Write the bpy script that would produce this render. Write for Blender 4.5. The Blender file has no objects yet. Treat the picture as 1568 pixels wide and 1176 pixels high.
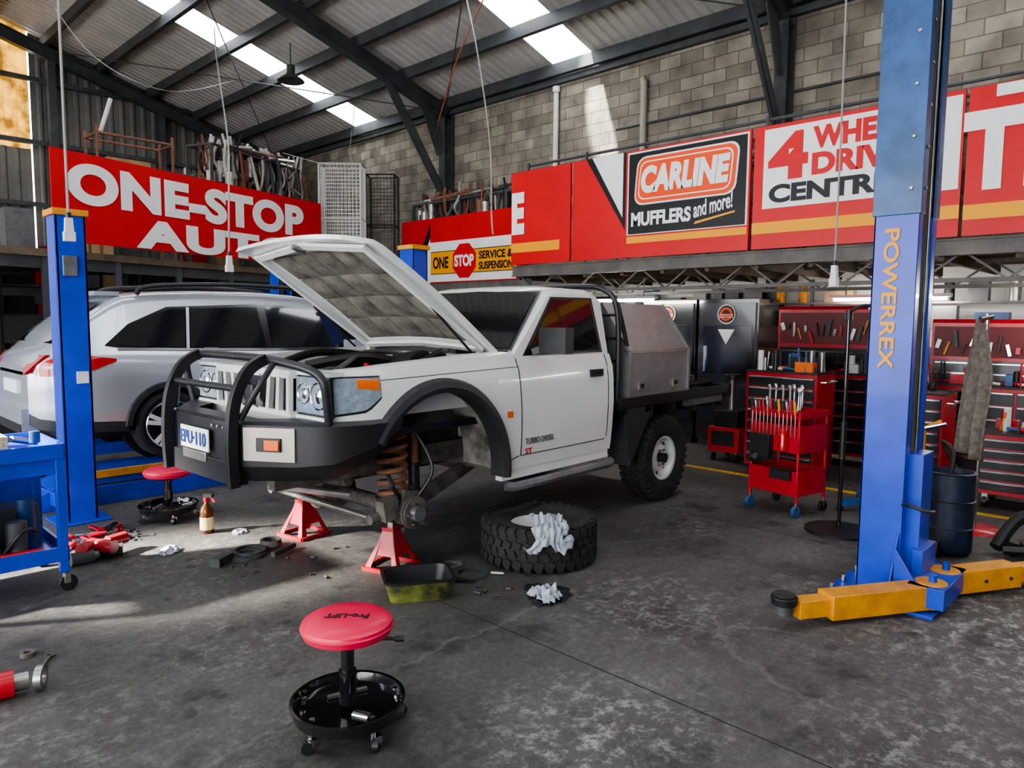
import bpy, math, random, bmesh
from mathutils import Vector, Matrix, Euler
random.seed(7)
S=bpy.context.scene
R=math.radians
# ---------------------------------------------------------------- materials
def pm(name,col,rough=.5,metal=0,var=0,scale=6,bump=0,coat=0,emit=0,col2=None,detail=5,spec=.5):
    m=bpy.data.materials.new(name); m.use_nodes=True
    nt=m.node_tree; b=nt.nodes['Principled BSDF']
    c=(*col,1)
    b.inputs['Base Color'].default_value=c
    b.inputs['Roughness'].default_value=rough
    b.inputs['Metallic'].default_value=metal
    b.inputs['Specular IOR Level'].default_value=spec
    b.inputs['Coat Weight'].default_value=coat
    b.inputs['Coat Roughness'].default_value=.06
    if emit:
        b.inputs['Emission Color'].default_value=c; b.inputs['Emission Strength'].default_value=emit
    if var or bump or col2:
        tc=nt.nodes.new('ShaderNodeTexCoord'); n=nt.nodes.new('ShaderNodeTexNoise')
        n.inputs['Scale'].default_value=scale; n.inputs['Detail'].default_value=detail; n.inputs['Roughness'].default_value=.65
        nt.links.new(tc.outputs['Object'],n.inputs['Vector'])
        r=nt.nodes.new('ShaderNodeValToRGB')
        r.color_ramp.elements[0].position=.35; r.color_ramp.elements[1].position=.65
        c2=col2 if col2 else tuple(min(1,x*(1+var)) for x in col)
        c1=col if col2 else tuple(x*(1-var) for x in col)
        r.color_ramp.elements[0].color=(*c1,1); r.color_ramp.elements[1].color=(*c2,1)
        nt.links.new(n.outputs['Fac'],r.inputs['Fac']); nt.links.new(r.outputs['Color'],b.inputs['Base Color'])
        if bump:
            bp=nt.nodes.new('ShaderNodeBump'); bp.inputs['Strength'].default_value=bump; bp.inputs['Distance'].default_value=.02
            nt.links.new(n.outputs['Fac'],bp.inputs['Height']); nt.links.new(bp.outputs['Normal'],b.inputs['Normal'])
    return m
RED=pm('red_paint',(.42,.006,.018),.35,coat=.15,var=.15)
SRED=pm('sign_red',(.60,.008,.012),.42,var=.06,scale=1.5,spec=.35)
SWHITE=pm('sign_white',(.80,.80,.79),.45,var=.04,scale=2,spec=.3)
SBLACK=pm('sign_black',(.012,.012,.014),.4,spec=.3)
SYEL=pm('sign_yellow',(.85,.36,.01),.45,spec=.3)
SORG=pm('sign_orange',(.85,.08,.01),.45,spec=.3)
BLUE=pm('blue_paint',(.008,.05,.46),.36,coat=.15,var=.15,scale=4)
BLUEL=pm('dull_blue_paint',(.025,.085,.23),.42,coat=.1,var=.25)
YEL=pm('yellow_paint',(.72,.31,.012),.5,col2=(.5,.2,.015),scale=9,bump=.2)
WHITE=pm('white_car_paint',(.72,.73,.71),.24,coat=.5,var=.03,scale=1.5)
SILV=pm('silver_car_paint',(.50,.53,.58),.25,metal=.45,coat=.7)
BLK=pm('black_plastic',(.013,.013,.015),.42,var=.2)
BLKG=pm('black_gloss',(.008,.008,.01),.16,coat=.6)
FLARE=pm('dark_grey_plastic',(.028,.029,.032),.55,var=.2,scale=12)
RUB=pm('tyre_rubber',(.02,.019,.018),.8,var=.35,scale=14,bump=.15)
DIRT=pm('dusty_underbody',(.045,.04,.036),.85,col2=(.14,.125,.108),scale=7,bump=.3)
LINER=pm('dusty_inner_guard',(.06,.055,.05),.9,col2=(.36,.34,.30),scale=4,bump=.2)
RUST=pm('rusty_spring',(.26,.10,.055),.7,col2=(.13,.06,.04),scale=12)
STEEL=pm('bare_steel',(.38,.37,.35),.35,metal=.9,var=.2)
STRUCT=pm('dark_structural_steel',(.055,.06,.063),.55,var=.25,scale=3)
BEAM=pm('grimy_mezz_beam',(.09,.085,.08),.6,col2=(.16,.14,.125),scale=4)
ALU=pm('aluminium_box',(.27,.27,.275),.48,metal=.7,var=.08,scale=8)
CHR=pm('chrome',(.7,.7,.72),.14,metal=1)
GLASS=pm('dark_glass',(.010,.012,.014),.04,coat=.6,spec=.6)
LENS=pm('headlight_lens',(.34,.42,.50),.06,metal=.35,coat=1,var=.2,scale=26)
ORG=pm('orange_lens',(.75,.14,.005),.25,coat=.4)
REDL=pm('red_lens',(.5,.006,.01),.15,coat=.8)
SEAT=pm('seat_vinyl_red',(.70,.006,.065),.4,coat=.08)
CLOTH=pm('white_rag',(.50,.52,.58),.9,col2=(.28,.31,.38),scale=10,bump=.3)
TOWEL=pm('grey_brown_towel',(.16,.135,.115),.95,var=.3,scale=20,bump=.4)
PAD=pm('bonnet_insulation',(.07,.066,.058),.95,col2=(.21,.19,.16),scale=5,bump=.7)
BEIGE=pm('beige_pvc',(.4,.36,.29),.5,var=.1)
CARD=pm('cardboard',(.35,.23,.12),.8,var=.2)
AMBER=pm('amber_bottle',(.1,.035,.01),.15,coat=1)
LBL=pm('label_cream',(.7,.62,.3),.5)
WPL=pm('white_plastic',(.62,.62,.6),.4,var=.05)
GRY=pm('grey_cable',(.3,.29,.27),.6)
DGRN=pm('grimy_green',(.22,.24,.05),.4,col2=(.03,.03,.02),scale=9)
GREY=pm('mid_grey_metal',(.17,.175,.18),.45,metal=.5,var=.2)
MUFF=pm('galvanised_pipe',(.5,.48,.45),.35,metal=.8,var=.3)
TUBEL=pm('fluorescent_tube',(1,.97,.9),.5,emit=70)
# ---------------------------------------------------------------- mesh builder
class M:
    def __init__(s): s.v=[];s.f=[];s.m=[];s.mats=[];s.T=Matrix.Identity(4)
    def at(s,loc=(0,0,0),rot=(0,0,0)):
        s.T=Matrix.Translation(loc)@Euler([R(a) for a in rot]).to_matrix().to_4x4(); return s
    def mi(s,mat):
        if mat not in s.mats: s.mats.append(mat)
        return s.mats.index(mat)
    def add(s,vs,fs,mat):
        o=len(s.v); s.v+=[tuple(s.T@Vector(v)) for v in vs]; k=s.mi(mat)
        for f in fs: s.f.append([o+i for i in f]); s.m.append(k)
    def box(s,c,d,mat,rot=(0,0,0),taper=1):
        E=Euler([R(a) for a in rot]).to_matrix(); vs=[]
        for z in(-.5,.5):
            k=taper if z>0 else 1
            for x,y in((-.5,-.5),(.5,-.5),(.5,.5),(-.5,.5)):
                vs.append(Vector(c)+E@Vector((x*d[0]*k,y*d[1]*k,z*d[2])))
        s.add(vs,[(3,2,1,0),(4,5,6,7),(0,1,5,4),(1,2,6,5),(2,3,7,6),(3,0,4,7)],mat)
    def b2(s,lo,hi,mat):
        s.box([(a+b)/2 for a,b in zip(lo,hi)],[b-a for a,b in zip(lo,hi)],mat)
    def beam(s,p,q,w,h,mat):
        p=Vector(p);q=Vector(q);d=(q-p); L=d.length; d.normalize()
        up=Vector((0,0,1)) if abs(d.z)<.95 else Vector((0,1,0))
        a=d.cross(up).normalized(); b=a.cross(d)
        vs=[]
        for e in(p,q):
            for i,j in((-1,-1),(1,-1),(1,1),(-1,1)): vs.append(e+a*(i*w/2)+b*(j*h/2))
        s.add(vs,[(3,2,1,0),(4,5,6,7),(0,1,5,4),(1,2,6,5),(2,3,7,6),(3,0,4,7)],mat)
    def cyl(s,p,q,r,mat,r2=None,n=16):
        if r2 is None:r2=r
        p=Vector(p);q=Vector(q);d=(q-p).normalized()
        up=Vector((0,0,1)) if abs(d.z)<.9 else Vector((1,0,0))
        a=d.cross(up).normalized();b=d.cross(a)
        vs=[]
        for e,rr in((p,r),(q,r2)):
            for i in range(n):
                t=2*math.pi*i/n; vs.append(e+a*math.cos(t)*rr+b*math.sin(t)*rr)
        fs=[(i,(i+1)%n,n+(i+1)%n,n+i) for i in range(n)]+[tuple(range(n-1,-1,-1)),tuple(range(n,2*n))]
        s.add(vs,fs,mat)
    def tube(s,pts,r,mat,n=8,closed=False):
        P=[Vector(p) for p in pts]; N=len(P); vs=[]; prev=None
        for i,p in enumerate(P):
            if closed: d=P[(i+1)%N]-P[i-1]
            else: d=P[min(i+1,N-1)]-P[max(i-1,0)]
            d.normalize()
            if prev is None:
                up=Vector((0,0,1)) if abs(d.z)<.9 else Vector((1,0,0)); a=d.cross(up).normalized()
            else: a=(prev-d*prev.dot(d)).normalized()
            prev=a; b=d.cross(a)
            rr=r[i] if isinstance(r,(list,tuple)) else r
            for k in range(n):
                t=2*math.pi*k/n; vs.append(p+a*math.cos(t)*rr+b*math.sin(t)*rr)
        fs=[]
        for i in range(N if closed else N-1):
            j=(i+1)%N
            for k in range(n): fs.append((i*n+k,i*n+(k+1)%n,j*n+(k+1)%n,j*n+k))
        if not closed: fs+=[tuple(range(n-1,-1,-1)),tuple(range((N-1)*n,N*n))]
        s.add(vs,fs,mat)
    def strap(s,pts,side,w,h,mat):
        P=[Vector(p) for p in pts]; sd=Vector(side).normalized(); rows=[]
        for i,p in enumerate(P):
            d=(P[min(i+1,len(P)-1)]-P[max(i-1,0)]).normalized(); n=d.cross(sd).normalized()
            rows.append([p+sd*w/2+n*h/2,p+sd*w/2-n*h/2,p-sd*w/2-n*h/2,p-sd*w/2+n*h/2,p+sd*w/2+n*h/2])
        s.grid(rows,mat); s.poly(rows[0][:4],mat); s.poly(rows[-1][:4],mat)
    def lathe(s,prof,mat,c=(0,0,0),axis='Z',n=32,loop=False):
        vs=[]
        for r,h in prof:
            for i in range(n):
                t=2*math.pi*i/n; x,y=math.cos(t)*r,math.sin(t)*r
                if axis=='Z': v=(x,y,h)
                elif axis=='Y': v=(x,h,y)
                else: v=(h,x,y)
                vs.append((v[0]+c[0],v[1]+c[1],v[2]+c[2]))
        fs=[];k=len(prof)
        for j in range(k if loop else k-1):
            jj=(j+1)%k
            for i in range(n): fs.append((j*n+i,j*n+(i+1)%n,jj*n+(i+1)%n,jj*n+i))
        s.add(vs,fs,mat)
    def grid(s,rows,mat,fn=None):
        nr=len(rows);nc=len(rows[0]); vs=[p for r in rows for p in r]
        o=len(s.v); s.v+=[tuple(s.T@Vector(v)) for v in vs]
        for i in range(nr-1):
            for j in range(nc-1):
                mt=fn(i,j) if fn else mat
                if mt is None: continue
                s.f.append([o+i*nc+j,o+i*nc+j+1,o+(i+1)*nc+j+1,o+(i+1)*nc+j]); s.m.append(s.mi(mt))
    def poly(s,pts,mat): s.add(pts,[tuple(range(len(pts)))],mat)
    def prism(s,pts,vec,mat):
        n=len(pts); v=Vector(vec); a=[Vector(p) for p in pts]
        s.add(a+[p+v for p in a],[tuple(range(n)),tuple(range(2*n-1,n-1,-1))]+[(i,(i+1)%n,n+(i+1)%n,n+i) for i in range(n)],mat)
    def obj(s,name,loc=(0,0,0),rot=(0,0,0),bevel=0,parent=None,ang=35,solid=0):
        me=bpy.data.meshes.new(name); me.from_pydata(s.v,[],s.f)
        for x in s.mats: me.materials.append(x)
        me.polygons.foreach_set('material_index',s.m)
        me.polygons.foreach_set('use_smooth',[True]*len(s.f))
        bm=bmesh.new(); bm.from_mesh(me); bmesh.ops.recalc_face_normals(bm,faces=bm.faces); bm.to_mesh(me); bm.free()
        me.set_sharp_from_angle(angle=R(ang))
        o=bpy.data.objects.new(name,me); S.collection.objects.link(o)
        o.location=loc; o.rotation_euler=[R(a) for a in rot]
        if solid:
            q=o.modifiers.new('solid','SOLIDIFY'); q.thickness=solid; q.offset=0
        if bevel:
            b=o.modifiers.new('bevel','BEVEL'); b.width=bevel; b.segments=2; b.limit_method='ANGLE'; b.angle_limit=R(40); b.harden_normals=False
        if parent: o.parent=parent
        return o
def cr(pts,k=6,closed=False):
    P=[Vector(p) for p in pts]; n=len(P); out=[]
    for i in range(n if closed else n-1):
        g=(lambda j:P[j%n]) if closed else (lambda j:P[max(0,min(n-1,j))])
        a,b,c,d=g(i-1),g(i),g(i+1),g(i+2)
        for s in range(k):
            t=s/k; out.append(.5*((2*b)+(c-a)*t+(2*a-5*b+4*c-d)*t*t+(3*b-a-3*c+d)*t**3))
    if not closed: out.append(P[-1])
    return out
def lerp(tab,x):
    if x<=tab[0][0]: return tab[0][1]
    for (a,u),(b,v) in zip(tab,tab[1:]):
        if x<=b: return u+(v-u)*(x-a)/(b-a)
    return tab[-1][1]
def empty(name,loc=(0,0,0),rot=(0,0,0),parent=None):
    e=bpy.data.objects.new(name,None); e.empty_display_size=.1; S.collection.objects.link(e)
    e.location=loc; e.rotation_euler=[R(a) for a in rot]
    if parent: e.parent=parent
    return e
def text(body,x,y,w,h,mat,parent,name,z=.012,bold=.02,shear=0,rot=(0,0,0),space=1.0,ext=.002):
    cu=bpy.data.curves.new(name,'FONT'); cu.body=body; cu.size=1; cu.offset=bold; cu.extrude=ext; cu.shear=shear; cu.space_character=space
    cu.materials.append(mat)
    o=bpy.data.objects.new(name,cu); S.collection.objects.link(o)
    bpy.context.view_layer.update()
    bb=o.bound_box; x0=min(c[0] for c in bb);x1=max(c[0] for c in bb);y0=min(c[1] for c in bb);y1=max(c[1] for c in bb)
    sx=w/(x1-x0); sy=h/(y1-y0)
    o.scale=(sx,sy,1)
    E=Euler([R(a) for a in rot])
    off=E.to_matrix()@Vector((-x0*sx,-y0*sy,0))
    o.location=(x+off.x,y+off.y,z+off.z); o.rotation_euler=E
    o.parent=parent
    return o
# ---------------------------------------------------------------- room materials
def floor_mat():
    m=bpy.data.materials.new('concrete_floor'); m.use_nodes=True; nt=m.node_tree; b=nt.nodes['Principled BSDF']
    L=nt.links.new
    tc=nt.nodes.new('ShaderNodeTexCoord')
    def noise(sc,det=6,ro=.65,dist=0):
        n=nt.nodes.new('ShaderNodeTexNoise'); n.inputs['Scale'].default_value=sc; n.inputs['Detail'].default_value=det
        n.inputs['Roughness'].default_value=ro; n.inputs['Distortion'].default_value=dist; L(tc.outputs['Object'],n.inputs['Vector']); return n
    def ramp(src,p0,p1,c0,c1):
        r=nt.nodes.new('ShaderNodeValToRGB'); e=r.color_ramp.elements; e[0].position=p0; e[1].position=p1; e[0].color=(*c0,1); e[1].color=(*c1,1); L(src,r.inputs['Fac']); return r
    def mix(f,a,bb,ty='MIX'):
        x=nt.nodes.new('ShaderNodeMix'); x.data_type='RGBA'; x.blend_type=ty
        if isinstance(f,float): x.inputs[0].default_value=f
        else: L(f,x.inputs[0])
        L(a,x.inputs[6])
        if isinstance(bb,tuple): x.inputs[7].default_value=(*bb,1)
        else: L(bb,x.inputs[7])
        return x.outputs[2]
    n1=noise(.8,7,.7); base=ramp(n1.outputs['Fac'],.36,.66,(.048,.045,.042),(.108,.102,.096))
    n2=noise(30,9,.75); g=ramp(n2.outputs['Fac'],.3,.7,(.6,.6,.6),(1.4,1.4,1.4))
    c=mix(1.0,base.outputs['Color'],g.outputs['Color'],'MULTIPLY')
    n3=noise(11,11,.82); sc=ramp(n3.outputs['Fac'],.50,.60,(0,0,0),(1,1,1))
    acc=None
    for (px,py,r,amt) in((4.9,.3,1.6,.95),(2.3,1.7,.7,.6),(3.6,2.3,.8,.4),(2.0,5.2,.9,.3),(.6,3.2,.9,.25),(3.1,.6,.8,.45)):
        d=nt.nodes.new('ShaderNodeVectorMath'); d.operation='DISTANCE'; L(tc.outputs['Object'],d.inputs[0]); d.inputs[1].default_value=(px,py,0)
        mr=nt.nodes.new('ShaderNodeMapRange'); mr.inputs[1].default_value=r; mr.inputs[2].default_value=r*.25; mr.inputs[3].default_value=0; mr.inputs[4].default_value=amt; L(d.outputs['Value'],mr.inputs[0])
        if acc is None: acc=mr.outputs[0]
        else:
            a=nt.nodes.new('ShaderNodeMath'); a.operation='MAXIMUM'; L(acc,a.inputs[0]); L(mr.outputs[0],a.inputs[1]); acc=a.outputs[0]
    n4=noise(.9,4,.6); sm=ramp(n4.outputs['Fac'],.52,.7,(.07,.07,.07),(.4,.4,.4))
    a=nt.nodes.new('ShaderNodeMath'); a.operation='MAXIMUM'; L(acc,a.inputs[0]); L(sm.outputs['Color'],a.inputs[1])
    k=nt.nodes.new('ShaderNodeMath'); k.operation='MULTIPLY'; L(a.outputs[0],k.inputs[0]); L(sc.outputs['Color'],k.inputs[1])
    c=mix(k.outputs[0],c,(.42,.41,.39))
    n5=noise(2.0,6,.7); st=ramp(n5.outputs['Fac'],.54,.66,(0,0,0),(.8,.8,.8))
    c=mix(st.outputs['Color'],c,(.024,.022,.021))
    # oil spots: thresholded voronoi blobs
    vo=nt.nodes.new('ShaderNodeTexVoronoi'); vo.inputs['Scale'].default_value=2.6; L(tc.outputs['Object'],vo.inputs['Vector'])
    n7=noise(9,5,.7); ad=nt.nodes.new('ShaderNodeMath'); ad.operation='MULTIPLY_ADD'; L(n7.outputs['Fac'],ad.inputs[0]); ad.inputs[1].default_value=.22; L(vo.outputs['Distance'],ad.inputs[2])
    sp=ramp(ad.outputs[0],.19,.23,(.65,.65,.65),(0,0,0)); c=mix(sp.outputs['Color'],c,(.02,.019,.018))
    v=nt.nodes.new('ShaderNodeTexVoronoi'); v.feature='DISTANCE_TO_EDGE'; v.inputs['Scale'].default_value=.32
    n6=noise(1.5,6,.7); vm=nt.nodes.new('ShaderNodeMix'); vm.data_type='VECTOR'; vm.inputs[0].default_value=.25; L(tc.outputs['Object'],vm.inputs[4]); L(n6.outputs['Color'],vm.inputs[5]); L(vm.outputs[1],v.inputs['Vector'])
    cr_=ramp(v.outputs['Distance'],.0,.003,(.35,.35,.35),(0,0,0)); c=mix(cr_.outputs['Color'],c,(.2,.19,.18))
    L(c,b.inputs['Base Color'])
    rr=ramp(n1.outputs['Fac'],.3,.7,(.5,.5,.5),(.78,.78,.78)); L(rr.outputs['Color'],b.inputs['Roughness'])
    b.inputs['Specular IOR Level'].default_value=.4
    bp=nt.nodes.new('ShaderNodeBump'); bp.inputs['Strength'].default_value=.4; bp.inputs['Distance'].default_value=.01
    L(n2.outputs['Fac'],bp.inputs['Height']); L(bp.outputs['Normal'],b.inputs['Normal'])
    return m
def block_mat(ax,white_below=None):
    m=bpy.data.materials.new('concrete_block_'+ax); m.use_nodes=True; nt=m.node_tree; b=nt.nodes['Principled BSDF']; L=nt.links.new
    tc=nt.nodes.new('ShaderNodeTexCoord'); sp=nt.nodes.new('ShaderNodeSeparateXYZ'); L(tc.outputs['Object'],sp.inputs[0])
    cb=nt.nodes.new('ShaderNodeCombineXYZ'); L(sp.outputs['Y' if ax=='X' else 'X'],cb.inputs[0]); L(sp.outputs['Z'],cb.inputs[1])
    br=nt.nodes.new('ShaderNodeTexBrick'); L(cb.outputs[0],br.inputs['Vector'])
    br.inputs['Scale'].default_value=1; br.inputs['Brick Width'].default_value=.4; br.inputs['Row Height'].default_value=.2
    br.inputs['Mortar Size'].default_value=.010; br.inputs['Color1'].default_value=(.19,.165,.13,1); br.inputs['Color2'].default_value=(.33,.295,.24,1)
    br.inputs['Mortar'].default_value=(.15,.13,.105,1); br.inputs['Mortar Smooth'].default_value=.3
    n=nt.nodes.new('ShaderNodeTexNoise'); n.inputs['Scale'].default_value=2.2; n.inputs['Detail'].default_value=7; L(tc.outputs['Object'],n.inputs['Vector'])
    r=nt.nodes.new('ShaderNodeValToRGB'); r.color_ramp.elements[0].position=.3; r.color_ramp.elements[1].position=.7; r.color_ramp.elements[0].color=(.55,.55,.55,1); r.color_ramp.elements[1].color=(1.25,1.25,1.25,1); L(n.outputs['Fac'],r.inputs['Fac'])
    x=nt.nodes.new('ShaderNodeMix'); x.data_type='RGBA'; x.blend_type='MULTIPLY'; x.inputs[0].default_value=1
    L(br.outputs['Color'],x.inputs[6]); L(r.outputs['Color'],x.inputs[7]); out=x.outputs[2]
    if white_below:
        lt=nt.nodes.new('ShaderNodeMath'); lt.operation='LESS_THAN'; L(sp.outputs['Z'],lt.inputs[0]); lt.inputs[1].default_value=white_below
        y=nt.nodes.new('ShaderNodeMix'); y.data_type='RGBA'; L(lt.outputs[0],y.inputs[0]); L(out,y.inputs[6]); y.inputs[7].default_value=(.66,.65,.6,1); out=y.outputs[2]
    L(out,b.inputs['Base Color']); b.inputs['Roughness'].default_value=.9
    bp=nt.nodes.new('ShaderNodeBump'); bp.inputs['Strength'].default_value=.5; bp.inputs['Distance'].default_value=.01; bp.invert=True
    L(br.outputs['Fac'],bp.inputs['Height']); L(bp.outputs['Normal'],b.inputs['Normal'])
    return m
def translucent(name,col,tr=.5,var=None):
    m=bpy.data.materials.new(name); m.use_nodes=True; nt=m.node_tree; nt.nodes.remove(nt.nodes['Principled BSDF'])
    o=nt.nodes['Material Output']; a=nt.nodes.new('ShaderNodeBsdfTranslucent'); t=nt.nodes.new('ShaderNodeBsdfTransparent'); x=nt.nodes.new('ShaderNodeMixShader')
    a.inputs[0].default_value=(*col,1); t.inputs[0].default_value=(*col,1); x.inputs[0].default_value=tr
    if var:
        tc=nt.nodes.new('ShaderNodeTexCoord'); n=nt.nodes.new('ShaderNodeTexNoise'); n.inputs['Scale'].default_value=2.5; n.inputs['Detail'].default_value=6; nt.links.new(tc.outputs['Object'],n.inputs['Vector'])
        r=nt.nodes.new('ShaderNodeValToRGB'); r.color_ramp.elements[0].position=.4; r.color_ramp.elements[1].position=.6; r.color_ramp.elements[0].color=(*var,1); r.color_ramp.elements[1].color=(*col,1)
        nt.links.new(n.outputs['Fac'],r.inputs['Fac']); nt.links.new(r.outputs[0],a.inputs[0]); nt.links.new(r.outputs[0],t.inputs[0])
    nt.links.new(a.outputs[0],x.inputs[1]); nt.links.new(t.outputs[0],x.inputs[2]); nt.links.new(x.outputs[0],o.inputs[0]); return m
SKYL=translucent('polycarbonate_skylight',(.97,.985,1),.9)
YTRANS=translucent('yellow_fibreglass',(.30,.15,.02),.25,(.07,.03,.005))
ROOFM=pm('galvanised_roof',(.52,.51,.48),.5,metal=.1,var=.12,scale=1.2)
WALLM=pm('corrugated_wall_metal',(.12,.118,.108),.6,metal=.2,col2=(.2,.19,.165),scale=1.2)
WPAINT=pm('white_wall_paint',(.58,.58,.54),.8,var=.06,scale=1.5)
# ---------------------------------------------------------------- shell
XW=10.5; YL=19.7; YR=-6.0; XF=-6.0
zr=lambda x:6.13+.29*(XW-x)
XRG=-2.5
m=M(); FM=floor_mat(); JO=pm('floor_joint',(.02,.02,.019),.9)
m.b2((-9,-9,-.2),(XW,YL,0),FM); m.obj('floor')
m=M()
m.b2((2.735,-4,.0005),(2.742,3.4,.0015),JO); m.b2((5.6,-4,.0005),(5.606,12,.0015),JO)
m.b2((7.44,-4,.0005),(7.53,7.2,.004),pm('yellow_line_paint',(.6,.34,.03),.6,var=.3,scale=20)); m.obj('trim_floor_marking')
m=M(); m.b2((XW,YR,0),(XW+.2,YL+.2,6.35),block_mat('X',2.42)); m.obj('wall_back')
def corr(m,p0,axis,length,zfun_lo,zfun_hi,mat,pitch=.25,depth=.035):
    xs=[]
    x=p0
    while x<p0+length:
        for dx,d in((0,0),(.12,0),(.16,depth),(.21,depth)):
            xs.append((min(x+dx*pitch/.25,p0+length),d))
        x+=pitch
    m.grid([[axis(x,zfun_lo(x),d) for x,d in xs],[axis(x,zfun_hi(x),d) for x,d in xs]],mat)
m=M(); ax=lambda x,z,d:(x,YL-d,z); top=lambda x:min(zr(x),zr(XRG)-.29*max(0,XRG-x))+.30
corr(m,XF,ax,3.0-XF,lambda x:0,top,WALLM)
corr(m,3.0,ax,1.5,lambda x:0,lambda x:5.5,WALLM); corr(m,3.0,ax,1.5,lambda x:5.5,top,YTRANS)
corr(m,4.5,ax,XW-4.5,lambda x:0,top,WALLM)
for z in(4.2,5.6,7.0): m.b2((XF,YL-.16,z),(XW,YL-.06,z+.1),STRUCT)
for x in(4.8,7.2,9.2): m.b2((x,YL-.3,0),(x+.16,YL-.04,zr(x)-.1),STRUCT)
m.obj('wall_left')
m=M(); ax2=lambda x,z,d:(x,YR+d,z)
corr(m,XF,ax2,XW-XF,lambda x:0,top,WALLM); m.obj('wall_right')
m=M()
m.b2((XF-.2,YR,4.6),(XF,YL,8.9),WPAINT); m.b2((XF-.2,YR,0),(XF,-4.5,4.6),WPAINT); m.b2((XF-.2,12.5,0),(XF,YL,4.6),WPAINT); m.b2((XF-.2,2.2,0),(XF,3.0,4.6),WPAINT)
m.obj('wall_front')
m=M()
strips=[(14.5,15.4),(8.1,9.0),(1.7,2.6),(-4.6,-3.7)]  # last two strips are out of view, added to let in more light
def isk(y): return any(a<y<b for a,b in strips)
ys=[];y=YR
while y<YL:
    for dy,d in((0,0),(.1,0),(.13,.04),(.165,.04)): ys.append((y+dy,d))
    y+=.2
for xa,xb in((XW+.1,XRG),(XRG,XF-.5)):
    za=zr(xa) if xa>XRG else zr(XRG); zb=zr(xb) if xb>=XRG else zr(XRG)-.29*(XRG-xb)
    m.grid([[(xa,y,za+.22+d) for y,d in ys],[(xb,y,zb+.22+d) for y,d in ys]],ROOFM,fn=lambda i,j:SKYL if isk(ys[j][0]+.01) else ROOFM)
m.obj('ceiling_corrugated_roof')
m=M()
x=XW-.15
while x>XRG:
    z=zr(x)+.12
    m.b2((x-.035,YR,z-.1),(x+.035,YL,z+.09),STRUCT); m.b2((x-.035,YR,z-.12),(x+.06,YL,z-.1),STRUCT)
    x-=1.12
def ibeam(m,p,q,w,h,mat):
    p=Vector(p);q=Vector(q); d=(q-p).normalized(); side=Vector((0,1,0)) if abs(d.y)<.5 else Vector((1,0,0)); up=side.cross(d).normalized()
    m.beam(p,q,.02,h,mat) if abs(d.z)<.95 else m.b2((p.x-h/2,p.y-.01,p.z),(p.x+h/2,p.y+.01,q.z),mat)
    for k in(-1,1):
        o=up*(k*h/2)
        if abs(d.z)<.95: m.beam(p+o,q+o,w,.02,mat)
        else: m.b2((p.x+k*h/2-.01,p.y-w/2,p.z),(p.x+k*h/2+.01,p.y+w/2,q.z),mat)
for y in(-2.7,4.6,11.96,19.45):
    ibeam(m,(XW-.05,y,zr(XW)-.12),(XRG,y,zr(XRG)-.12),.18,.26,STRUCT)
    ibeam(m,(XW-.18,y,0),(XW-.18,y,zr(XW)-.1),.18,.24,STRUCT)
    if y>19: continue
    m.beam((XW-.2,y,4.25),(8.8,y,zr(8.8)-.25),.1,.1,STRUCT)
    m.beam((XW-.2,y,4.25),(8.8,y,zr(8.8)-.25),.03,.2,STRUCT)
    m.beam((XW-.3,y,5.2),(9.8,y,zr(9.8)-.25),.02,.3,STRUCT)
for (a,b) in(((XW-.2,4.6),(4.8,11.96)),((XW-.2,11.96),(4.8,4.6)),((XW-.2,11.96),(4.8,19.3)),((XW-.2,19.3),(4.8,11.96))):
    m.cyl((a[0],a[1],zr(a[0])-.1),(b[0],b[1],zr(b[0])-.1),.012,STRUCT,n=6)
m.b2((XW-.1,YR,zr(XW)-.08),(XW,YL,zr(XW)+.02),STRUCT)
m.obj('roof_steel_frame')
m=M()
m.cyl((XW-.08,8.97,3.9),(XW-.08,8.97,6.0),.05,WPL); m.lathe([(.07,0),(.07,.1),(.05,.1)],WPL,(XW-.08,8.97,5.9))
m.tube(cr([(XW-.08,7.04,2.5),(XW-.08,7.04,5.4),(XW-.08,7.04,5.62),(XW-.02,7.1,5.75)],5),.055,BEIGE,n=12)
m.cyl((XW-.06,7.6,5.0),(XW-.06,3,5.0),.02,STRUCT,n=8); m.cyl((XW-.06,-5,4.5),(XW-.06,4.4,4.5),.025,STRUCT,n=8)
m.obj('wall_downpipes')
# ---------------------------------------------------------------- mezzanines
DECK=pm('mezzanine_timber',(.13,.095,.06),.8,var=.3,scale=3)
m=M()
m.b2((7.6,-5,2.40),(XW-.32,7.25,2.45),DECK)
m.b2((7.54,-5,2.33),(7.58,7.28,2.46),BEAM); m.b2((7.52,-5,2.45),(7.66,7.28,2.47),BEAM); m.b2((7.52,-5,2.32),(7.66,7.28,2.335),BEAM)
for x in(7.62,8.9):
    m.b2((x,-5,2.08),(x+.05,7.25,2.12),BEAM); m.b2((x,-5,2.34),(x+.05,7.25,2.38),BEAM)
    y=-5; k=0
    while y<7.2:
        m.beam((x+.025,y,2.36 if k%2 else 2.10),(x+.025,y+.35,2.10 if k%2 else 2.36),.02,.02,BEAM); y+=.35; k+=1
y=-4.8
while y<7.2:
    m.b2((7.62,y,2.28),(XW-.35,y+.05,2.40),DECK); y+=.6
for y in(-4.5,7.15): m.b2((7.66,y-.05,0),(7.76,y+.05,2.3),GREY)
m.cyl((7.75,-5,3.9),(7.75,7.2,3.9),.02,STRUCT,n=8); m.cyl((10.0,-5,4.3),(10.0,7.6,4.3),.025,STRUCT,n=8)
for y in(-4.5,-2,1.0,3.6,6.1,7.15): m.cyl((7.72,y,2.44),(7.72,y,3.93),.02,STRUCT,n=8)
m.obj('mezzanine_right')
m=M()
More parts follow.
